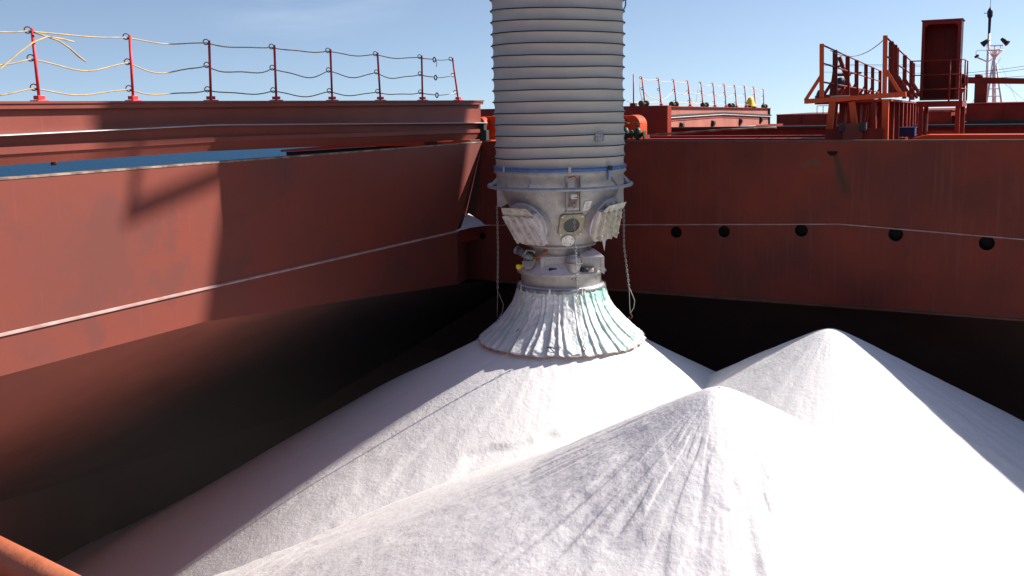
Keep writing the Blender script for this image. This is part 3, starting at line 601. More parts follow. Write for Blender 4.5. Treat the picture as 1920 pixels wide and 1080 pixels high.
# centre channel bracket
p, nn = cyl(0.235, -0.85, 1.20); tg = Vector((-nn.y, nn.x, 0))
b = MB()
for s_ in (-0.13, 0.13): b.obox(Vector((SC.x, SC.y, 0))+nn*1.22+tg*s_+Vector((0, 0, -0.76)), tg*0.010, nn*0.055, Vector((0, 0, 0.33)))
b.obox(Vector((SC.x, SC.y, 0))+nn*1.17+Vector((0, 0, -1.08)), tg*0.15, nn*0.09, Vector((0, 0, 0.010)))
b.build('channel_bracket', M['galv'], sp)
q0 = Vector((SC.x, SC.y, 0))+nn*1.25
b = MB(); b.tube([q0+tg*-0.09+Vector((0, 0, -0.46)), q0+tg*0.02+nn*0.01+Vector((0, 0, -0.43)), q0+tg*0.09+nn*0.02+Vector((0, 0, -0.52)), q0+tg*0.08+nn*0.02+Vector((0, 0, -0.68)), q0+tg*0.07+Vector((0, 0, -0.86)), q0+tg*0.02+Vector((0, 0, -0.94)), q0+tg*-0.05+Vector((0, 0, -0.93)), q0+tg*-0.08+Vector((0, 0, -0.84))], 0.012, 8); b.build('cable', M['cable'], sp)
b = MB(); b.obox(q0+tg*0.0+nn*0.03+Vector((0, 0, -0.80)), tg*0.055, nn*0.025, Vector((0, 0, 0.042))); b.build('junction_box', M['white'], sp, 0.006)
b = MB(); b.obox(q0+tg*0.03+nn*0.04+Vector((0, 0, -0.815)), tg*0.03, nn*0.018, Vector((0, 0, 0.006))); b.build('junction_print', M['black_p'], sp)
# plates on the cone: helper frame on cone surface
def conef(dx, z):
    R = coneR(z); p, e = cyl(dx, z, R); sl_ = (1.225-0.65)/1.20; nrm_ = (e*1.0+Vector((0, 0, -sl_))).normalized(); tg_ = Vector((-e.y, e.x, 0)); up_ = nrm_.cross(tg_)*-1
    if up_.z < 0: up_ = -up_
    return p, nrm_, tg_, up_
p, n1, t1, u1 = conef(0.50, -0.99); b = MB(); b.prism([p+n1*0.006+t1*a+u1*c for a, c in ((-0.07, -0.11), (0.05, -0.11), (0.085, 0.09), (-0.07, 0.09))], n1*0.008); b.build('name_plate', M['white'], sp)
b = MB(); 
for i in range(4): b.obox(p+n1*0.016+t1*-0.01+u1*(0.05-0.035*i), t1*random.uniform(0.02, 0.045), n1*0.001, u1*0.004)
b.build('plate_print', M['galv_dark'], sp)
p, n1, t1, u1 = conef(0.20, -1.36)
b = MB(); nn_ = 28; hole = [(0.155*math.cos(2*PI*i/nn_), 0.155*math.sin(2*PI*i/nn_)) for i in range(nn_)]
sq = []
for i in range(nn_):
    a = 2*PI*i/nn_; k = 0.235/max(abs(math.cos(a)), abs(math.sin(a))); sq.append((k*math.cos(a)+0.03*k*math.sin(a), k*math.sin(a)))
f = lambda q_, h_: p+n1*h_+t1*q_[0]+u1*q_[1]
for i in range(nn_):
    j = (i+1) % nn_; b.add([f(sq[i], .03), f(sq[j], .03), f(hole[j], .03), f(hole[i], .03), f(sq[i], -.05), f(sq[j], -.05), f(hole[j], -.05), f(hole[i], -.05)], [(0, 1, 2, 3), (4, 5, 1, 0), (3, 2, 6, 7)])
sg = b.build('sight_frame', M['brass'], sp)
b = MB(); b.disc(p+n1*0.008, n1, 0.160, 0.006, 28); b.build('sight_glass', M['glass'], sg)
b = MB()
for a, c in ((-.19, -.19), (.19, -.19), (-.19, .19), (.19, .19)): b.disc(f((a, c), .03), n1, 0.018, 0.015, 10)
b.build('bolt', M['white'], sg)
p, n1, t1, u1 = conef(0.13, -1.66); b = MB(); b.disc(p-n1*0.02, n1, 0.125, 0.075, 30); cp = b.build('round_cap', M['white'], sp, 0.006)
b = MB()
for a in range(4): b.disc(p+n1*0.055+(t1*math.cos(a*PI/2+.6)+u1*math.sin(a*PI/2+.6))*0.085, n1, 0.012, 0.008, 8)
b.build('bolt', M['galv_dark'], cp)
# side filter hatches: round collar ring + ribbed lid opening at the bottom
def side_vent(ang, zc):
    e = Vector((math.cos(ang), math.sin(ang), 0)); tg_ = Vector((-e.y, e.x, 0)); c = Vector((SC.x, SC.y, zc))
    nrm_ = (e+Vector((0, 0, -0.42))).normalized(); up_ = nrm_.cross(tg_); up_ = up_ if up_.z > 0 else -up_
    base = c+e*(coneR(zc)-0.17)
    b = MB(); pts = [base+tg_*0.43*math.cos(2*PI*i/32)+up_*0.40*math.sin(2*PI*i/32) for i in range(32)]
    b.prism(pts, nrm_*0.235); col = b.build('vent_collar', M['galv'], sp)
    b = MB(); pts = [base+nrm_*0.236+tg_*0.46*math.cos(2*PI*i/32)+up_*0.43*math.sin(2*PI*i/32) for i in range(32)]; b.prism(pts, nrm_*0.02); b.build('flange', M['dust'], col)
    c2 = base+nrm_*0.26
    b = MB(); poly = [(-0.46, 0.24), (0.36, 0.26), (0.42, 0.14), (0.41, -0.26), (0.34, -0.42), (-0.22, -0.42), (-0.38, -0.24)]
    b.prism([c2+tg_*a+up_*d_+nrm_*0.0 for a, d_ in poly], nrm_*0.085); lid = b.build('filter_lid', M['vent'], sp, 0.02)
    for k in range(4):
        a = -0.30+0.20*k; ud = (up_*1.0-tg_*0.30).normalized()
        b = MB(); b.obox(c2+tg_*a+nrm_*0.125-up_*0.07, tg_*0.012, nrm_*0.06, ud*0.30); b.build('rib', M['ventrib'], lid)
        b = MB(); b.obox(c2+tg_*(a+0.055)+nrm_*0.100-up_*0.07, tg_*0.045, nrm_*0.02, ud*0.28); b.build('filter_pad', M['dust'], lid)
        for uu in (-0.24, 0.10):
            b = MB(); b.disc(c2+tg_*(a-0.3*(uu+0.07)+0.01)+up_*uu+nrm_*0.175, nrm_, 0.02, 0.02, 8); b.build('rib_bolt', M['dust'], lid)
    b = MB(); b.prism([c2+up_*0.22+tg_*-0.44+nrm_*0.1, c2+up_*0.24+tg_*0.34+nrm_*0.1, c2+up_*0.42+tg_*0.26+nrm_*0.16, c2+up_*0.40+tg_*-0.36+nrm_*0.16], nrm_*0.012)
    for k in range(3):
        a = -0.22+0.2*k; b.prism([c2+up_*0.36+tg_*a, c2+up_*0.20+tg_*(a+0.06), c2+up_*0.20+nrm_*0.13+tg_*(a+0.06), c2+up_*0.34+nrm_*0.10+tg_*(a)], tg_*0.012)
    b.build('rain_hood', M['ventrib'], lid)
side_vent(A0-math.radians(40), -1.24); side_vent(A0+math.radians(57), -1.20); side_vent(A0+math.radians(175), -1.2)
# neck
b = MB(); b.lathe([(0.62, -1.78), (0.685, -1.80), (0.69, -1.835), (0.65, -1.845), (0.60, -1.86), (0.575, -2.12), (0.60, -2.2)], C2, 64); b.build('neck', M['galv'], sp)
b = MB(); b.lathe([(0.63, -1.778), (0.68, -1.796)], C2, 64); b.build('dust_on_flange', M['dust'], sp)
b = MB(); pr = []
for i in range(97):
    t = 2*PI*i/96; pr.append(t)
ring_in = [(SC.x+0.58*math.cos(t), SC.y+0.58*math.sin(t), -2.06+0.06*noise.noise((math.cos(t)*2, math.sin(t)*2, 5))) for t in pr[:-1]]
r2 = [(SC.x+0.72*math.cos(t), SC.y+0.72*math.sin(t), -2.20+0.03*noise.noise((math.cos(t)*3, math.sin(t)*3, 2))) for t in pr[:-1]]
r3 = [(SC.x+0.855*math.cos(t), SC.y+0.855*math.sin(t), -2.325) for t in pr[:-1]]
k = len(pr)-1; b.add(ring_in+r2+r3, [(a*k+j, a*k+(j+1) % k, (a+1)*k+(j+1) % k, (a+1)*k+j) for a in (0, 1) for j in range(k)], True); b.build('dust_cap', M['dust'], sp)
b = MB(); b.lathe([(0.858, -2.32), (0.862, -2.36), (0.79, -2.375), (0.785, -2.60)], C2, 80); b.build('lower_drum', M['galv'], sp)
b = MB(); b.lathe([(0.75, -2.585), (0.84, -2.60), (0.85, -2.615)], C2, 80); b.build('dust_shelf', M['dust'], sp)
b = MB(); b.lathe([(0.862, -2.60), (0.872, -2.60), (0.872, -2.685), (0.862, -2.685)], C2, 80); cr_ = b.build('clamp_band', M['galv_dark'], sp)
b = MB()
for i in range(40):
    a = 2*PI*i/40; b.disc((SC.x+0.872*math.cos(a), SC.y+0.872*math.sin(a), -2.643), (math.cos(a), math.sin(a), 0), 0.012, 0.008, 8)
b.build('bolt', M['galv'], cr_)
for dx in (-0.78, -0.22, 0.40):
    p, e = cyl(dx, -2.65, 0.876); tg_ = Vector((-e.y, e.x, 0)); b = MB(); b.obox(p, tg_*0.014, e*0.006, Vector((0, 0, 0.065))); b.build('canvas_tab', M['skirt'], sp)
# box ducts and motor on the drum
CC = Vector((SC.x, SC.y, 0))
def loc(dx, fwd, z): # metres: right in view, towards camera, height
    e = Vector((vdir.x, vdir.y, 0)); t_ = Vector((-e.y, e.x, 0)); return CC+t_*dx+e*fwd+Vector((0, 0, z))
eV = Vector((vdir.x, vdir.y, 0)); tV = Vector((-eV.y, eV.x, 0)); zV = Vector((0, 0, 1))
for s_, w in ((-1, 0.25), (1, 0.24)):
    cx_ = 0.22+s_*0.36
    b = MB(); b.obox(loc(cx_, 0.52, -2.12), tV*w, eV*0.12, zV*0.10); b.prism([loc(cx_+s_*w*0.7, 0.64, -2.02), loc(cx_+s_*w, 0.64, -2.02), loc(cx_+s_*w, 0.64, -2.34), loc(cx_+s_*w*0.75, 0.64, -2.30)], eV*0.02); b.build('inlet_box', M['galv'], sp, 0.006)
    b = MB(); b.prism([loc(cx_-w, 0.64, -2.018), loc(cx_+w, 0.64, -2.018), loc(cx_+w*0.8, 0.40, -1.99), loc(cx_+w*0.2, 0.32, -1.90), loc(cx_-w*0.8, 0.36, -1.95)], zV*0.012); b.build('dust_heap', M['dust'], sp)
b = MB(); b.tube([loc(0.24, 0.68, -1.98), loc(0.24, 0.68, -2.0), loc(0.24, 0.68, -2.16), loc(0.24, 0.70, -2.30)], [0.11, 0.15, 0.14, 0.11], 20); b.tube([loc(0.24, 0.68, -2.10), loc(0.24, 0.68, -2.13)], 0.165, 20)
b.tube([loc(0.24, 0.72, -2.28), loc(0.24, 0.76, -2.42)], 0.035, 10); b.tube([loc(0.28, 0.78, -2.36), loc(0.28, 0.78, -2.50)], 0.014, 8); b.build('motor', M['galv'], sp)
b = MB(); b.tube([loc(0.24, 0.68, -1.965), loc(0.24, 0.68, -1.985)], [0.06, 0.112], 20); b.build('dust_heap', M['dust'], sp)
for x0, s_ in ((-0.10, -1), (0.50, 1)):
    b = MB(); b.tube([loc(x0-0.13, 0.70, -2.245), loc(x0+0.02, 0.70, -2.245)], 0.045, 14); a_ = b.build('sensor', M['black_p'], sp)
    b = MB(); b.tube([loc(x0+0.02, 0.70, -2.245), loc(x0+0.12, 0.70, -2.24)], 0.040, 14); b.build('gland', M['ventrib'], a_)
b = MB(); b.tube([loc(-0.84, 0.15, -1.93), loc(-0.70, 0.30, -2.0), loc(-0.52, 0.42, -2.09)], [0.075, 0.07, 0.07], 16); b.tube([loc(-0.86, 0.13, -1.92), loc(-0.83, 0.16, -1.935)], 0.09, 16); cy = b.build('cylinder', M['galv_dark'], sp)
b = MB(); b.disc(loc(-0.52, 0.42, -2.09), loc(0.18, 0.12, -0.09)-loc(0, 0, 0), 0.035, 0.03, 12); b.build('knob', M['yellow'], cy)
b = MB(); b.tube([loc(-0.70, 0.34, -2.12), loc(-0.70, 0.36, -1.97), loc(-0.66, 0.40, -1.90), loc(-0.52, 0.48, -1.90), loc(-0.50, 0.50, -1.94)], 0.018, 8); b.prism([loc(-0.75, 0.40, -2.14), loc(-0.5, 0.55, -2.12), loc(-0.55, 0.6, -2.22), loc(-0.68, 0.5, -2.26)], zV*0.03); b.build('bracket', M['galv'], sp)
b = MB(); b.tube([loc(-0.50, 0.50, -2.03), loc(-0.40, 0.55, -2.00), loc(-0.30, 0.56, -1.93), loc(-0.26, 0.56, -1.89)], 0.022, 8); b.build('cable', M['cable'], sp)
b = MB(); b.tube([loc(0.52, 0.35, -1.86), loc(0.60, 0.38, -1.98), loc(0.66, 0.45, -2.06)], 0.02, 8); b.build('cable', M['cable'], sp)
b = MB(); b.disc(loc(-0.80, 0.36, -2.22), (eV-tV*0.5), 0.05, 0.06, 12); b.obox(loc(-0.74, 0.36, -2.20), tV*0.05, eV*0.02, zV*0.018); b.build('knob', M['yellow'], sp)
b = MB(); b.obox(loc(0.72, 0.34, -2.07), tV*0.05, eV*0.02, zV*0.04); b.build('tag', M['yellow'], sp)
b = MB(); b.tube([loc(0.74, 0.36, -2.06), loc(0.78, 0.36, -2.18), loc(0.84, 0.34, -2.30)], 0.020, 8); b.obox(loc(0.82, 0.35, -2.31), tV*0.05, eV*0.03, zV*0.02); b.build('bracket', M['galv_dark'], sp)
# skirt
NP = 620; NZ = 46; P0 = [(0.862, -2.655), (0.885, -2.74), (0.925, -2.88), (1.00, -3.03), (1.12, -3.20), (1.29, -3.38), (1.48, -3.55), (1.665, -3.70)]
def sk(u):
    x = u*(len(P0)-1); i = min(int(x), len(P0)-2); f_ = x-i; return P0[i][0]+(P0[i+1][0]-P0[i][0])*f_, P0[i][1]+(P0[i+1][1]-P0[i][1])*f_
fold = []; nf = 40; edges = np.cumsum(rng.uniform(0.4, 1.8, nf)); edges = edges/edges[-1]
vs = []; tint = []
for i in range(NZ):
    u = i/(NZ-1); r, z = sk(u)
    for j in range(NP):
        th_ = j/NP; tw = 0.05*noise.noise((math.cos(2*PI*th_)*2, math.sin(2*PI*th_)*2, u*1.5)); th2 = (th_+tw*u*0.25) % 1.0
        k = int(np.searchsorted(edges, th2)); lo_ = edges[k-1] if k > 0 else 0.0; hi_ = edges[min(k, nf-1)]; f_ = (th2-lo_)/max(1e-6, hi_-lo_)
        saw = (1-f_) if f_ > 0.16 else f_/0.16; saw = saw**1.3
        dep = (0.022+0.038*u)*(0.35+1.5*abs(noise.noise((k*1.7, u*2.2, 3))))
        a = 2*PI*th_; nz_ = 0.015*noise.noise((math.cos(a)*7, math.sin(a)*7, u*5))*u+0.011*noise.noise((math.cos(a)*20, math.sin(a)*20, u*14))
        rr = r-dep*(0.8-saw)+nz_
        zz = z+(0.030*noise.noise((math.cos(a)*9, math.sin(a)*9, 8))*u)+0.035*(saw-0.5)*u*u
        vs.append((SC.x+rr*math.cos(a), SC.y+rr*math.sin(a), zz))
        rel = math.atan2(math.sin(a-A0), math.cos(a-A0))
        g_ = 0.05+0.55*max(0, 1-u*3.0)*0.5+0.72*math.exp(-((rel-0.95)/0.55)**2)*(1-0.4*u)+0.30*math.exp(-((rel+1.0)/0.35)**2)*(0.4+0.6*math.sin(PI*u))+0.4*(1-saw)*0.45
        tint.append(max(0, min(1, g_*1.15-0.16)))
fs = [(i*NP+j, i*NP+(j+1) % NP, (i+1)*NP+(j+1) % NP, (i+1)*NP+j) for i in range(NZ-1) for j in range(NP)]
b = MB(); b.add(vs, fs, True); skirt = b.build('skirt', M['skirt'], sp)
ca = skirt.data.color_attributes.new('tint', 'FLOAT_COLOR', 'POINT'); ca.data.foreach_set('color', [c for t_ in tint for c in (t_, t_, t_, 1)])
so_ = skirt.modifiers.new('cloth', 'SOLIDIFY'); so_.thickness = 0.006; so_.offset = -1
b = MB(); hem = [vs[(NZ-1)*NP+j] for j in range(0, NP, 2)]; b.tube(hem, 0.010, 6, closed=True); b.build('hem', M['weld'], skirt)
# small loops and ropes on the skirt
def on_skirt(dx, u, off=0.03):
    r, z = sk(u); p, e = cyl(dx, z, r+off); return p, e
for (x0, u0, x1, u1) in ((-0.28, 0.86, -0.02, 0.86), (-0.85, 0.70, -0.80, 0.66)):
    p, e = on_skirt(x0, u0, .05); q_, e2 = on_skirt(x1, u1, .05); b = MB(); b.tube([p, (p+q_)/2+e*0.03, q_], 0.007, 6); b.build('eyelet_cord', M['rust'], skirt)
# chains
def chain(pts, r=0.017, link=0.062, parent=None, name='chain'):
    P_ = [Vector(p) for p in pts]; L = [0]
    for i in range(1, len(P_)): L.append(L[-1]+(P_[i]-P_[i-1]).length)
    n_ = max(2, int(L[-1]/(link*0.78))); b = MB()
    def at(s_):
        for i in range(1, len(P_)):
            if s_ <= L[i] or i == len(P_)-1:
                f_ = (s_-L[i-1])/max(1e-9, L[i]-L[i-1]); return P_[i-1].lerp(P_[i], f_), (P_[i]-P_[i-1]).normalized()
    for i in range(n_):
        c, d_ = at((i+0.5)/n_*L[-1]); u = eV if i % 2 else tV; u = (u-d_*u.dot(d_)).normalized()
        loop = []
        for k in range(10):
            a = 2*PI*k/10; loop.append(c+d_*math.cos(a)*link*0.5+u*math.sin(a)*r)
        b.tube(loop, r*0.33, 5, closed=True)
    return b.build(name, M['chain'], parent)
def hook(p, par):
    b = MB(); b.tube([p+zV*0.03, p, p-zV*0.05+tV*0.03, p-zV*0.09+tV*0.01, p-zV*0.085-tV*0.03, p-zV*0.05-tV*0.035], 0.010, 6); b.build('hook', M['rust'], par)
for (dx0, dx1, zt, ze, rr0, rr1, side) in ((-1.235, -1.26, -1.07, -2.75, 0.0, 0.0, -1), (1.235, 1.33, -1.07, -2.70, 0.0, 0.0, 1)):
    ch = chain([loc(dx0, 0.02, zt), loc(dx0+0.015*side*0, 0.02, (zt+ze)/2), loc(dx1, 0.02, ze)], parent=sp)
    b = MB(); s2 = 1 if side > 0 else 1
    b.tube([loc(dx1, 0.02, ze), loc(dx1+0.05, 0.03, ze-0.12), loc(dx1+0.11, 0.05, ze-0.27), loc(dx1+0.09, 0.06, ze-0.42), loc(dx1+0.02, 0.08, ze-0.52)], 0.006, 6)
    b.tube([loc(dx1, 0.02, ze), loc(dx1+0.02 if side > 0 else dx1-0.02, 0.06, ze-0.52)], 0.005, 6); b.build('cord', M['chain'], ch)
    hook(loc(dx1+(0.03 if side > 0 else -0.0), 0.08, ze-0.53), ch)
ch = chain([loc(0.245, 1.32, -0.95), loc(0.27, 1.30, -1.8), loc(0.31, 1.27, -3.0)], r=0.020, parent=sp)
pe, ee = on_skirt(0.40, 0.93, 0.04)
b = MB(); b.tube([loc(0.31, 1.27, -3.0), loc(0.26, 1.40, -3.25), pe+zV*0.13], 0.007, 6); b.tube([loc(0.31, 1.27, -3.0), loc(0.36, 1.38, -3.25), pe+zV*0.13+tV*0.02], 0.007, 6); b.build('cord', M['chain'], ch)
hook(pe+zV*0.10, ch)
b = MB(); b.bar(loc(0.245, 1.15, -0.93), loc(0.245, 1.34, -0.95), 0.02); b.build('chain_lug', M['galv'], sp)
# torn rag below the right vent
b = MB(); b.prism([loc(0.83, 0.30, -1.45), loc(0.90, 0.30, -1.45), loc(0.84, 0.30, -1.95), loc(0.80, 0.31, -1.75)], eV*0.004); b.build('rag', M['dust'], sp)

# ship loader boom high above and to the right of the view: it holds the spout and shades it
lb = thing('ship_loader', 'steel ship loader boom high over the hold that holds the spout', 'ship loader', (15, 8, 17))
b = MB(); b.prism([(0.0, -2.5, 18.5), (24.4, 11.6, 18.5), (27.4, 18.2, 18.5), (27.0, 20.4, 18.5), (0.0, 5.1, 18.5)], (0, 0, 2.6)); b.build('boom', M['galv'], lb)
b = MB(); b.box(20.0, 20.25, 6.4, 9.8, 20.6, 21.3); b.build('walkway', M['galv'], lb)  # unseen slab added to cast the shade on the left hatch cover
b = MB(); b.bar((20, 6.55, 19.35), (20.2, 9.6, 20.2), 0.19); b.bar((20, 6.6, 19.35), (20.1, 7.0, 20.6), 0.11); b.build('shadow_bars', M['galv'], lb)  # unseen bars added to throw strip shadows on the left wall
b = MB(); b.obox(Vector((4.0, -3.0, 20.0)), (2.0, 0, 0), (0, 3.0, 0), (0, 0, 1.2)); b.lathe([(1.1, 7.0), (1.1, 19.0)], C2, 32); b.build('head', M['galv'], lb)

# ================================================================ AFTER DECK
# second hatch: coaming, cover with railing, fittings
co = thing('hatch_coaming', 'orange-red coaming of the next hatch beyond the cross deck', 'coaming', (8, 13.3, -1))
b = MB(); b.box(-0.4, 30, 13.3, 13.5, -2.05, -0.02); b.box(-0.4, -0.2, 13.5, 34, -2.05, -0.25); b.build('coaming_plate', M['deck_red'], co)
b = MB(); b.box(-0.45, 30, 13.1, 13.5, -0.02, 0.05); b.build('rubber_rest', M['rubber'], co)
b = MB(); b.box(-0.4, 30, 10.2, 10.4, -0.75, -0.20); b.box(-0.4, 30, 10.1, 10.5, -0.20, -0.17); b.build('cross_girder', M['deck_red'], co)
b = MB(); b.tube([(0.9, 9.6, -0.12), (3.2, 9.9, 0.02), (4.9, 10.0, 0.08)], 0.035, 10); b.build('pipe', M['edge'], co)
b = MB(); b.prism([(9.6, 3.0, -0.03), (9.9, 3.0, 0.04), (31, 3.0, 0.03), (31, 3.0, -0.3), (9.6, 3.0, -0.3)], (0, 0.8, 0)); tag(b.build('cable_duct', M['orange']), 'low orange-red duct running along the right behind the far coaming', 'duct')
b = MB(); b.box(-0.3, 9.2, 5.2, 5.8, -2.05, -0.10); b.box(9.9, 30, 8.0, 8.4, -2.05, -0.14); tag(b.build('cross_beam', M['deck_red']), 'red steel beam across the deck just behind the far coaming', 'beam')

def sheer(y): return 0.83-0.0117*(y-13.3)
c2 = thing('hatch_cover', 'next hatch cover beyond the spout, right of it, with pink sunlit side', 'hatch cover', (-4, 22, 0.5))
b = MB()
def zrow(dz_a, dz_b): return dz_a, dz_b
YY = [13.3, 22.8, 32.0]
def sec(y, mid): s = sheer(y)-0.83; return s
b.loft([[(-8.3, y, sheer(y)), (-0.40, y, sheer(y)), (-0.40, y, sheer(y)-0.035), (-8.3, y, sheer(y)-0.035)] for y in YY], close=True, caps=True); b.build('top_plate', M['deck_red'], c2)
lip2 = [0.44, 0.48, 0.24]; bot2 = [-0.14, -0.20, -0.25]
b = MB(); b.loft([[(-0.52, y, sheer(y)-0.035), (-0.52, y, l)] for y, l in zip(YY, lip2)]); b.build('side_panel', M['cover_pink'], c2)
b = MB(); b.loft([[(-0.52, y, l), (-0.36, y, l+0.02), (-0.36, y, l-0.05), (-0.52, y, l-0.06)] for y, l in zip(YY, lip2)], close=True, caps=True); b.build('steel_lip', M['rubber'], c2)
b = MB(); b.loft([[(-0.36, y, l-0.07), (-0.345, y, l-0.09), (-0.36, y, l-0.11)] for y, l in zip(YY, lip2)], close=True, caps=True); b.build('seal_strip', M['lip'], c2)
b = MB(); b.loft([[(-0.50, y, l-0.05), (-0.50, y, bt_)] for y, l, bt_ in zip(YY, lip2, bot2)]); b.build('skirt_panel', M['cover_pink'], c2)
b = MB(); b.box(-8.3, -0.45, 13.25, 13.3, -0.16, 0.80); b.build('end_panel', M['deck_red'], c2)
b = MB(); b.box(-0.50, -0.30, 13.2, 13.42, -0.22, 0.46); b.build('rubber_stop', M['rubber'], c2)
for y in (17.0, 21.4, 26.0, 30.0):
    b = MB(); b.prism([(-0.49, y, 0.16), (-0.36, y, 0.10), (-0.36, y, 0.0), (-0.49, y, -0.2)], (0, 0.22, 0)); b.build('cleat', M['rubber'], c2)
b = MB(); b.box(-0.70, -0.42, 31.9, 32.0, -0.22, 0.6); b.build('end_panel', M['green'], c2)
r2 = thing('rope_railing', 'smaller leaning rope railing with pale slack ropes on the next hatch cover', 'railing', (-0.6, 22, 0.8))
hh = []
for i in range(11):
    y = 13.3+1.80*i; z = sheer(y); hgt = 1.03 if i < 10 else 0.95
    hh.append(post((-0.6, y+0.0, z), (-0.6-0.02, y-0.28 if i < 10 else y-0.08, z+hgt), 0.024, r2, M['post_red'], M['rust'], ringr=0.05))
for r in range(3):
    for k in range(10):
        if r == 0 and k == 3: continue
        s = {0: 0.05, 1: 0.10, 2: 0.05}[r]
        if r == 1 and k in (0, 1):
            if k == 1: continue
            b = MB(); m_ = hh[1][2]+Vector((0, 0, 0.05)); b.tube(sag(hh[0][1], m_, 0.10)[:-1]+sag(m_, hh[2][1], 0.08), 0.013, 6); b.build('rope', M['rope_pale'], r2); continue
        b = MB(); b.tube(sag(hh[k][r], hh[k+1][r], s*random.uniform(0.6, 1.4), 10, 0, k), 0.013, 6); b.build('rope', M['rope_pale'], r2)
b = MB(); b.tube([hh[4][0], hh[4][0]+Vector((0, -0.25, -0.3)), hh[4][0]+Vector((0, -0.5, -0.75)), hh[4][2]+Vector((0, -0.8, -0.05)), hh[3][2]+Vector((0, 0.4, 0.0)), hh[3][1]], 0.013, 6); b.build('rope', M['rope_pale'], r2)
b = MB(); b.tube([hh[0][0], hh[0][0]+Vector((0, -0.1, -0.4)), hh[0][2]+Vector((0, -0.1, 0.0))], 0.010, 6); b.tube([(-0.5, 11.2, 1.0), (-0.6, 12.2, 0.93), hh[0][2]], 0.010, 6); b.build('rope', M['rope_pale'], r2)
sp_ = thing('stanchion', 'lone red stanchion standing left of the far railing', 'post', (-0.18, 11, 0.8))
b = MB(); b.tube([(-0.18, 11, 0.86), (-0.18, 11, 1.90)], 0.024, 8); b.build('pole', M['post_red'], sp_)
b = MB(); b.box(-0.28, -0.08, 10.9, 11.1, 0.83, 0.93); b.build('foot', M['rust'], sp_); b = MB(); b.box(-1.4, 1.05, 10.95, 11.35, -2.05, 0.83); b.build('support_box', M['deck_red'], sp_)
DB = ['beside the lone stanchion', 'at the second railing post', 'near the middle of the far railing', 'left of the yellow cone', 'at the far end']
for i, y in enumerate((12.9, 16.3, 20.4, 24.6, 31.0)):
    z = sheer(y)+0.08; t = thing('cleat_fitting', 'dark dumbbell fitting on the next hatch cover edge, '+DB[i], 'fitting', (-0.5, y, sheer(y)), group='dark fittings along the far cover edge')
    b = MB(); b.tube([(-0.5, y-0.22, z), (-0.5, y+0.28, z)], 0.03, 8); b.build('axle', M['rust'], t)
    for s_ in (-0.27, 0.27):
        b = MB(); b.tube([(-0.5, y+s_-0.06, z), (-0.5, y+s_-0.03, z), (-0.5, y+s_+0.03, z), (-0.5, y+s_+0.06, z)], [0.05, 0.11, 0.11, 0.05], 12); b.build('knob', M['green'], t)
yc = thing('buoy_marker', 'yellow cone standing on the far end of the next hatch cover', 'cone', (-0.6, 28.5, 0.64))
b = MB(); b.lathe([(0.01, 1.16), (0.10, 1.13), (0.17, 1.0), (0.24, 0.8), (0.30, 0.72)], (-0.6, 28.5), 20); b.build('cone', M['yellow'], yc)
b = MB(); b.lathe([(0.30, 0.72), (0.26, 0.66), (0.12, 0.62)], (-0.6, 28.5), 16); b.box(-0.75, -0.45, 28.1, 28.3, 0.64, 0.74); b.build('base', M['green'], yc)
for i, (x, y, lab) in enumerate(((2.98, 2.0, 'left green valve half hidden by the spout edge'), (3.30, 2.0, 'right green handwheel valve in front of the orange housing'))):
    t = thing('valve', lab, 'valve', (x, y, 0), group='green valves beside the spout')
    b = MB(); b.tube([(x, y, -0.3), (x, y, 0.02), (x, y, 0.06), (x, y, 0.22), (x, y, 0.30)], [0.04, 0.05, 0.10, 0.09, 0.05], 14); b.tube([(x-0.1, y, 0.12), (x+0.16, y, 0.12)], 0.05, 12); b.build('body', M['green'], t)
    b = MB(); b.tube([(x+0.16, y, 0.12), (x+0.17, y, 0.12), (x+0.20, y, 0.12)], [0.10, 0.115, 0.10], 14); b.build('flange', M['green'], t); b = MB(); b.tube([(x, y, 0.30), (x, y, 0.40)], 0.02, 8); b.build('stem', M['green'], t)
    b = MB(); b.tube([(x+0.10*math.cos(2*PI*k/16), y+0.10*math.sin(2*PI*k/16), 0.40) for k in range(16)], 0.014, 6, closed=True); b.bar((x-0.1, y, 0.40), (x+0.1, y, 0.40), 0.015); b.build('handwheel', M['green'], t)

# closed far covers
def cover3(x0, x1, y0, y1, z0, z1, lab, lean=0.0):
    t = thing('hatch_cover', lab, 'hatch cover', ((x0+x1)/2, y0, z0))
    b = MB(); b.box(x0, x1, y0, y1, z0, z1-0.05); b.build('body', M['deck_red'], t)
    b = MB(); b.box(x0-0.08, x1+0.08, y0-0.08, y1+0.08, z1-0.05, z1); b.build('top_plate', M['deck_red'], t)
    n_ = int((x1-x0)/1.6)
    for i in range(n_+1):
        x = x0+(x1-x0)*i/n_; b = MB(); b.box(x-0.03, x+0.03, y0-0.06, y0-0.001, z0, z1-0.051); b.build('stiffener', M['deck_red'], t)
    b = MB(); b.box(x0, x1, y0-0.12, y1, z0-0.14, z0-0.002); b.build('rubber_rest', M['rubber'], t)
    return t
cover3(8.9, 30, 34.5, 52, -0.20, 0.66, 'big orange-red closed hatch cover at the right edge behind the mast foot')
cover3(3.2, 8.2, 33.8, 50, -0.32, 0.35, 'low red hatch cover block seen between the catwalk legs')
cover3(-4.6, 2.0, 52, 64, -0.62, 0.06, 'distant low red hatch cover left of the catwalk')
t = thing('handrail', 'tiny dark handrail on the distant red cover left of the catwalk', 'railing', (-1.6, 53, 0.1))
for i in range(4):
    b = MB(); b.tube([(-2.0+0.42*i, 53, 0.06), (-2.0+0.42*i, 53, 0.62)], 0.025, 6); b.build('post', M['rust'], t)
b = MB(); b.tube([(-2.0, 53, 0.62), (-0.74, 53, 0.62)], 0.025, 6); b.build('top_rail', M['rust'], t)
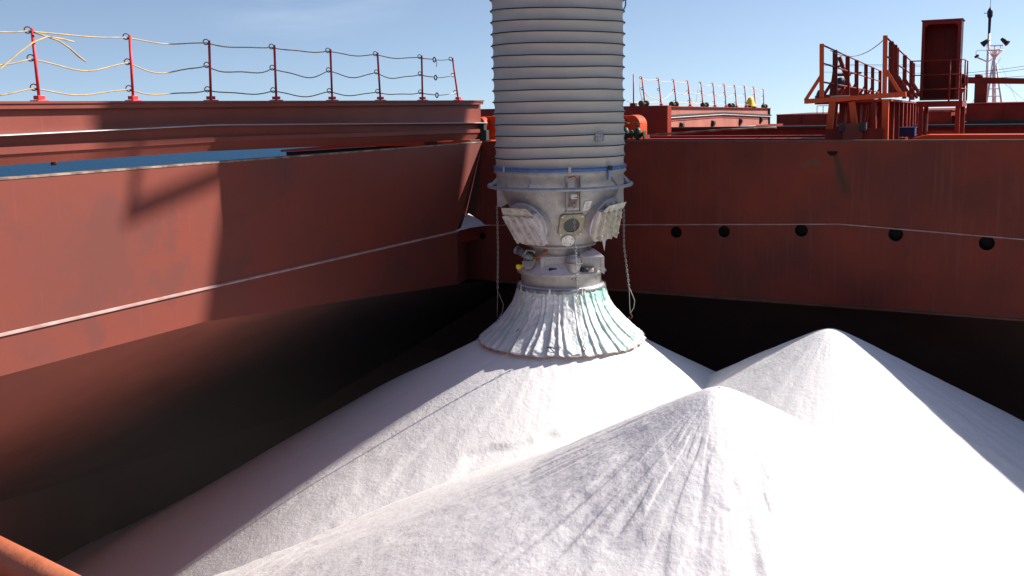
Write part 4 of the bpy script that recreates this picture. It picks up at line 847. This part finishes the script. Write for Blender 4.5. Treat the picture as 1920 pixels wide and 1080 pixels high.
co3 = thing('hatch_coaming', 'red coaming of the third hatch, low beyond the second', 'coaming', (8, 33.5, -1))
b = MB(); b.box(-0.4, 30, 33.5, 33.7, -2.05, -0.36); b.box(-6, 30, 51.5, 51.7, -2.05, -0.60); b.build('coaming_plate', M['deck_red'], co3)
hl = MB(); hl.box(1.2, 4.2, 33.0, 33.4, -0.50, -0.44); tag(hl.build('gutter_bar', M['edge']), 'pale thin bar catching the sun beyond the pink hatch cover', 'bar')

# catwalk gantry
cw = thing('catwalk', 'raised orange-red catwalk with two leaning railings on braced posts, right of centre', 'catwalk', (8.6, 0.8, -2))
D = Vector((-0.062, 0.998, 0)).normalized(); Tn = Vector((D.y, -D.x, 0)); BL = Vector((7.97, 0.75, 0)); BR = Vector((9.25, 0.75, 0))
def F(base, s_, off, z): return base+D*s_+Tn*off+Vector((0, 0, z-0.006*s_))
b = MB()
zt = lambda x_: 0.86+0.045*(x_-7.6)
for s_ in (0.0, 0.18):
    b.bar(F(BL, s_, -0.36, 0.845), F(BR, s_, 0.42, 0.955), 0.08, 0.10)
b.build('end_beam', M['orange'], cw, 0.01)
b = MB(); b.bar(F(BL, 0.1, 0.65, 0.84), F(BL, 18, 0.65, 0.84), 1.5, 0.05); b.build('walkway', M['deck_red'], cw)
b = MB(); b.bar(F(BL, 0.3, 0.30, 0.91), F(BL, 0.8, 0.35, 0.93), 0.32, 0.08); b.build('plank', M['cream'], cw)
def frail(base, ss, sgn, Hs):
    tops_ = []
    for i, s_ in enumerate(ss):
        z0 = 0.87 if sgn < 0 else 0.93
        p = F(base, s_, 0, z0); q_ = F(base, s_, 0.0, z0+Hs)+D*(-0.03)-Tn*0.02
        b = MB(); b.bar(p, q_, 0.09 if i in (0,) else 0.11, 0.05, up=D); b.tube([q_-zV*0.05, q_+zV*0.02], 0.045, 12); pt = b.build('rail_post', M['orange'] if i == 0 else M['deck_red'], cw)
        b = MB(); b.bar(F(base, s_, sgn*0.34, z0), F(base, s_, sgn*0.02, z0+0.52), 0.07, 0.05, up=D); b.build('brace', M['orange'] if i == 0 else M['deck_red'], cw)
        tops_.append(q_)
    for h_ in (0.0, -0.38, -0.78):
        b = MB(); b.tube([t_+zV*h_ for t_ in tops_], 0.020, 8); b.build('rail', M['deck_red'], cw)
    return tops_
tl = frail(BL, [0, 2.5, 5.4, 7.9, 11.0, 13.6, 17.0], -1, 1.17); tr = frail(BR, [0, 2.0, 3.4], 1, 1.22); tr2 = frail(BR, [4.3, 8.0, 12.0, 13.5], 1, 1.20)
for i in range(9):
    for base, sg, o1 in ((BL, -1, 0.15), (BR, 1, 0.05)):
        s_ = 0.1+2.0*i
        b = MB(); b.bar(F(base, s_, sg*-0.1+0.12, 0.86), F(base, s_, sg*-0.1+0.12 if i % 2 else sg*0.05, -2.05), 0.13, 0.13); b.build('leg', M['deck_red'] if i else M['orange'], cw)
        b = MB(); b.bar(F(base, s_+0.3, -sg*0.25, 0.84), F(base, s_+0.3, -sg*0.02-sg*0.30*0.3, -2.05), 0.10, 0.10); b.build('leg', M['deck_red'], cw)
b = MB(); b.bar(F(BL, 0.05, 0.62, 0.82), F(BL, 0.05, 0.85, -1.0), 0.13, 0.08); b.build('leg', M['orange'], cw)
b = MB(); b.bar(F(BL, 0.0, 0.1, -0.0), F(BR, 0.0, 0.0, -0.0), 0.06, 0.5); b.build('low_beam', M['deck_red'], cw)
qa = tl[0]+D*1.6-zV*0.05; qb = tr[0]-zV*0.04
chain([qa.lerp(qb, i/10)-zV*(0.24*4*(i/10)*(1-i/10)) for i in range(11)], r=0.014, link=0.05, parent=cw)
wi = thing('winch_box', 'small salmon-red box with dark rubber ends at the foot of the catwalk', 'box', (8.65, 0.6, 0))
b = MB(); b.box(8.46, 8.84, 0.55, 0.75, -0.3, 0.36); b.build('body', M['cover_red'], wi)
for x in (8.44, 8.86):
    b = MB(); b.box(x-0.055, x+0.055, 0.50, 0.80, 0.20, 0.38); b.build('rubber_end', M['rubber'], wi, 0.015)
# ship bell / lamp frame in the middle of the catwalk
bl = thing('signal_frame', 'dark red A-shaped frame with black lamp seen between the catwalk posts', 'signal frame', (5.1, 20, 0.4))
b = MB(); b.bar((4.75, 20, 0.9), (4.95, 20, 2.6), 0.14); b.bar((5.65, 20, 0.9), (5.05, 20, 2.6), 0.14); b.bar((4.8, 20, 1.9), (5.5, 20, 1.9), 0.12); b.bar((4.8, 20, 2.2), (5.15, 20, 2.25), 0.08); b.build('frame', M['deck_red'], bl)
b = MB(); b.lathe([(0.02, 1.80), (0.14, 1.76), (0.2, 1.62), (0.2, 1.44), (0.26, 1.38)], (5.14, 19.8), 20); b.build('lamp', M['gunmetal'], bl)
b = MB(); b.box(4.2, 6.0, 19.7, 20.2, 0.75, 1.10); b.box(4.9, 5.9, 19.6, 20.3, 1.1, 1.35); b.bar((5.5, 20, 1.95), (5.9, 20, 1.95), 0.08); b.build('base', M['deck_red'], bl)
b = MB(); b.lathe([(0.24, 1.38), (0.27, 1.30), (0.2, 1.28)], (5.14, 19.8), 20); b.build('collar', M['cream'], bl)
b = MB(); b.lathe([(0.02, 1.35), (0.13, 1.30), (0.2, 1.1), (0.2, 0.95)], (4.45, 19.6), 16); b.build('lamp', M['gunmetal'], bl)
b = MB(); b.box(4.9, 9.2, 17.4, 17.6, 0.97, 1.12); tag(b.build('cross_pipe', M['deck_red']), 'red beam crossing behind the catwalk railings', 'beam')
for (x, y, z, w, h_, lab) in ((8.15, 6.4, -0.10, 1.15, 0.22, 'dark blue box on deck behind the catwalk legs, upper'), (8.15, 5.4, -0.34, 0.7, 0.30, 'dark blue box on deck behind the catwalk legs, lower')):
    t = MB(); t.box(x, x+w, y, y+0.4, z, z+h_); t.box(x-0.02, x+w+0.02, y-0.02, y+0.42, z+h_, z+h_+0.02); tag(t.build('deck_box', M['bluebox'], None, 0.01), lab, 'box')

# tall open housing
th = thing('tall_housing', 'tall dark red open-fronted steel housing standing on a railed platform', 'housing', (10, 5.2, 0.8))
b = MB(); x0, x1, y0, y1, z0, z1 = 9.52, 10.40, 5.0, 5.75, 0.82, 2.72
b.box(x0, x0+0.03, y0, y1, z0, z1); b.box(x1-0.03, x1, y0, y1, z0, z1); b.box(x0+0.031, x1-0.031, y1-0.03, y1, z0, z1-0.03); b.box(x0-0.02, x1+0.03, y0-0.03, y1+0.02, z1, z1+0.03); b.build('shell', M['deck_red'], th)
b = MB(); ins = 0.075; ch_ = 0.10
ou = [(x0, z0), (x1, z0), (x1, z1), (x0, z1)]
inn = [(x0+ins, z0+ch_+0.02), (x0+ins+ch_*0.5, z0+0.05), (x1-ins-ch_*0.5, z0+0.05), (x1-ins, z0+ch_+0.02), (x1-ins, z1-0.08-ch_*0.6), (x1-ins-ch_*0.8, z1-0.08), (x0+ins+ch_*0.8, z1-0.08), (x0+ins, z1-0.08-ch_*0.6)]
bm = bmesh.new(); E2 = []
for L_ in (ou, inn):
    v = [bm.verts.new((p[0]-10, y0-0.004-5.2, p[1]-0.8)) for p in L_]; E2 += [bm.edges.new((v[i], v[(i+1) % len(v)])) for i in range(len(v))]
bmesh.ops.triangle_fill(bm, edges=E2, use_beauty=True); me = bpy.data.meshes.new('front_frame'); bm.to_mesh(me); bm.free(); me.materials.append(M['deck_red'])
o = bpy.data.objects.new('front_frame', me); COL.objects.link(o); o.parent = th; sm_ = o.modifiers.new('t', 'SOLIDIFY'); sm_.thickness = 0.02
b = MB(); b.box(9.97, 9.985, y1-0.05, y1-0.031, z0, z1-0.04); b.build('back_seam', M['deck_red'], th)
pf = thing('platform', 'railed red platform on legs carrying the tall housing', 'platform', (10, 5, -2))
b = MB(); b.box(9.5, 10.52, 4.5, 6.0, 0.66, 0.80); b.build('floor', M['deck_red'], pf)
for x, y in ((9.60, 4.6), (10.42, 4.6), (9.6, 5.9), (10.45, 5.9)):
    b = MB(); b.box(x-0.05, x+0.05, y-0.05, y+0.05, -2.05, 0.66); b.build('leg', M['deck_red'], pf)
b = MB(); b.tube([(9.75, 4.5, -0.4), (9.75, 4.5, 0.48), (9.80, 4.5, 0.56), (10.25, 4.5, 0.57)], 0.02, 8); b.build('grab_rail', M['edge'], pf)
b = MB(); b.box(9.65, 10.35, 4.55, 4.6, 0.02, 0.08); b.build('cross_bar', M['deck_red'], pf)
for h_ in (1.76, 1.42, 1.08):
    b = MB(); b.tube([(9.35, 4.5, h_), (10.46, 4.5, h_), (10.52, 4.6, h_), (10.52, 6.0, h_)], 0.014, 8); b.build('rail', M['deck_red'], pf)
for x, y in ((9.35, 4.5), (10.22, 4.5), (10.46, 4.5), (10.52, 5.0), (10.52, 5.9)):
    b = MB(); b.tube([(x, y, 0.8), (x, y, 1.76)], 0.020, 8); b.build('rail_post', M['deck_red'], pf)

# crane boom rest
cb = thing('cargo_boom', 'horizontal red boom resting on a post at the far right', 'boom', (10, 40, 1))
b = MB(); b.prism([(8.2, 40, 1.98), (8.35, 40, 2.10), (13.5, 40, 1.82), (13.5, 40, 1.55), (8.9, 40, 1.72), (8.2, 40, 1.76)], (0, 0.5, 0)); b.build('boom', M['deck_red'], cb)
b = MB(); b.box(8.92, 9.55, 39.8, 40.6, -0.2, 1.73); b.build('rest_post', M['deck_red'], cb)
b = MB(); b.box(8.95, 9.15, 40, 40.3, 2.0, 2.22); b.tube([(8.9, 40.1, 2.1), (9.3, 40.1, 2.1)], 0.12, 10); b.build('sheave', M['deck_red'], cb)
b = MB(); b.prism([(8.15, 40, 0.2), (8.15, 40, 2.35), (8.45, 40, 2.2), (8.55, 40, 1.9), (8.30, 40, 1.2), (8.30, 40, 0.2)], (0, 0.3, 0)); b.build('heel', M['deck_red'], cb)
w = thing('rigging_wires', 'thin dark rigging wires stretching right from behind the tall housing', 'wires', (10, 40, 2))
for z0_, z1_ in ((2.31, 2.95), (2.17, 2.76), (2.0, 2.2)):
    b = MB(); b.tube(sag((8.3, 40.6, z0_), (14, 40.6, z1_), 0.05), 0.012, 5); b.build('wire', M['gunmetal'], w)
for z in (2.0, 2.25, 2.3):
    b = MB(); b.tube([(4.6, 19, z), (9.6, 19.2, z-0.22)], 0.006, 5); b.build('wire', M['gunmetal'], w)
b = MB(); b.tube([(9.3, 66, 4.0), (7.3, 66, 0.4)], 0.012, 4); b.tube([(9.5, 66, 2.2), (12.3, 66, -0.4)], 0.012, 4); b.tube([(9.4, 66, 3.4), (11, 66, -0.4)], 0.008, 4); b.build('wire', M['gunmetal'], w)

# fore mast with floodlights
ms = thing('mast', 'white lattice mast with two floodlights and a red foot at the far right', 'mast', (8.9, 70, -1.5))
tp = Vector((8.72, 70, 4.0))
for dx, dy in ((-0.95, 0.0), (0.0, 0.6), (0.95, 0.0)):
    ft = Vector((8.9+dx*0.9, 70+dy, -1.4)); md = ft.lerp(tp, 0.33); b = MB(); b.tube([md, tp+Vector((dx*0.1, 0, 0))], 0.07 if dx else 0.16, 8); b.build('leg', M['mastwhite'], ms)
    b = MB(); b.tube([ft, md], 0.075 if dx else 0.13, 8); b.build('leg', M['orange'], ms)
for z in (0.5, 1.1, 1.7, 2.3, 2.9):
    t_ = (z+1.4)/5.4; hw = 0.86*(1-t_)+0.05; cx_ = 8.9-0.18*t_; b = MB(); b.tube([(cx_-hw, 70, z), (cx_+hw, 70, z)], 0.035, 6); b.build('crossbar', M['mastwhite'], ms)
b = MB(); b.tube([(8.9-0.7, 70, -0.4), (8.9+0.75, 70, -0.4)], 0.04, 6); b.build('crossbar', M['orange'], ms)
b = MB(); b.lathe([(0.12, 4.0), (0.2, 4.5), (0.22, 4.75)], (8.72, 70), 14); [b.tube([(8.72, 70, 4.1), (8.72+0.55*math.cos(a), 70+0.55*math.sin(a), 4.78), (8.72+0.6*math.cos(a), 70+0.6*math.sin(a), 5.15)], 0.03, 5) for a in [2*PI*i/8 for i in range(8)]]; b.tube([(8.72+0.62*math.cos(a), 70+0.62*math.sin(a), 5.15) for a in [2*PI*i/16 for i in range(16)]], 0.03, 5, closed=True); b.tube([(8.72+0.58*math.cos(a), 70+0.58*math.sin(a), 4.78) for a in [2*PI*i/16 for i in range(16)]], 0.05, 5, closed=True); b.build('top_basket', M['mastwhite'], ms)
for s_ in (-1, 1):
    c = Vector((8.72+s_*0.72, 69.8, 5.45)); b = MB(); b.tube([c-Vector((s_*0.28, 0, -0.22)), c+Vector((s_*0.22, -0.1, -0.2))], [0.12, 0.25], 14); b.build('floodlight', M['gunmetal'], ms)
b = MB(); b.tube([(8.2, 71, -1.4), (8.2, 71, 6.2)], [0.15, 0.11], 10); b.tube([(7.3, 71, 4.35), (8.2, 71, 3.9), (8.7, 71, 4.3)], 0.07, 6); b.tube([(7.3, 71, 4.35), (7.3, 71, 4.8)], 0.04, 6); b.tube([(7.3, 71, 4.85), (8.2, 71, 4.85)], 0.025, 6); b.build('pole', M['mastwhite'], ms)
b = MB(); b.tube([(8.2, 71, 6.2), (8.2, 71, 7.4), (8.2, 71, 7.6), (8.2, 71, 8.0), (8.2, 71, 8.3)], [0.10, 0.12, 0.22, 0.22, 0.05], 10); b.tube([(7.75, 71, 7.85), (8.2, 71, 7.85)], 0.03, 5); b.tube([(7.2, 71, 4.3), (7.5, 71, 4.5)], 0.1, 8); b.build('light_stack', M['gunmetal'], ms)
b = MB(); b.tube([(8.2, 71, 8.3), (8.2, 71, 11.5)], [0.02, 0.008], 5); b.build('whip_antenna', M['gunmetal'], ms)
b = MB(); b.tube([(8.9, 69, -1.4), (8.9, 69, 0.0)], 0.14, 10); b.box(8.6, 9.3, 68.8, 69.2, -1.4, -0.9); b.build('deck_pump', M['green'], ms)

# fine dust hanging in the left side of the hold
dm = bpy.data.materials.new('airborne_dust'); dm.use_nodes = True; t = dm.node_tree; t.nodes.clear()
mo = t.nodes.new('ShaderNodeOutputMaterial'); pv = t.nodes.new('ShaderNodeVolumePrincipled'); pv.inputs['Color'].default_value = (0.95, 0.76, 0.69, 1); pv.inputs['Anisotropy'].default_value = 0.0
tcn = t.nodes.new('ShaderNodeTexCoord'); ln = t.nodes.new('ShaderNodeVectorMath'); ln.operation = 'LENGTH'; t.links.new(tcn.outputs['Object'], ln.inputs[0])
fo = t.nodes.new('ShaderNodeMapRange'); fo.interpolation_type = 'SMOOTHSTEP'; fo.inputs[1].default_value = 1.0; fo.inputs[2].default_value = 0.25; t.links.new(ln.outputs['Value'], fo.inputs[0])
nn2 = t.nodes.new('ShaderNodeTexNoise'); nn2.inputs['Scale'].default_value = 2.2; nn2.inputs['Detail'].default_value = 3; t.links.new(tcn.outputs['Object'], nn2.inputs['Vector'])
nr = t.nodes.new('ShaderNodeMapRange'); nr.inputs[1].default_value = 0.35; nr.inputs[2].default_value = 0.65; nr.inputs[3].default_value = 0.4; nr.inputs[4].default_value = 1.2; t.links.new(nn2.outputs['Fac'], nr.inputs[0])
m1 = t.nodes.new('ShaderNodeMath'); m1.operation = 'MULTIPLY'; t.links.new(fo.outputs[0], m1.inputs[0]); t.links.new(nr.outputs[0], m1.inputs[1])
m2 = t.nodes.new('ShaderNodeMath'); m2.operation = 'MULTIPLY'; m2.inputs[1].default_value = 0.0062; t.links.new(m1.outputs[0], m2.inputs[0])
t.links.new(m2.outputs[0], pv.inputs['Density']); t.links.new(pv.outputs[0], mo.inputs['Volume'])
b = MB(); n_ = 24; b.lathe([(max(1e-3, math.sin(PI*i/12)), math.cos(PI*i/12)) for i in range(13)], (0, 0), n_)
o = b.build('dust_cloud', dm); o.location = (-0.8, -8.2, -4.8); o.scale = (5.2, 9.5, 4.6)
tag(o, 'faint pale dust hanging in the dark left side of the hold', 'dust', kind='stuff')
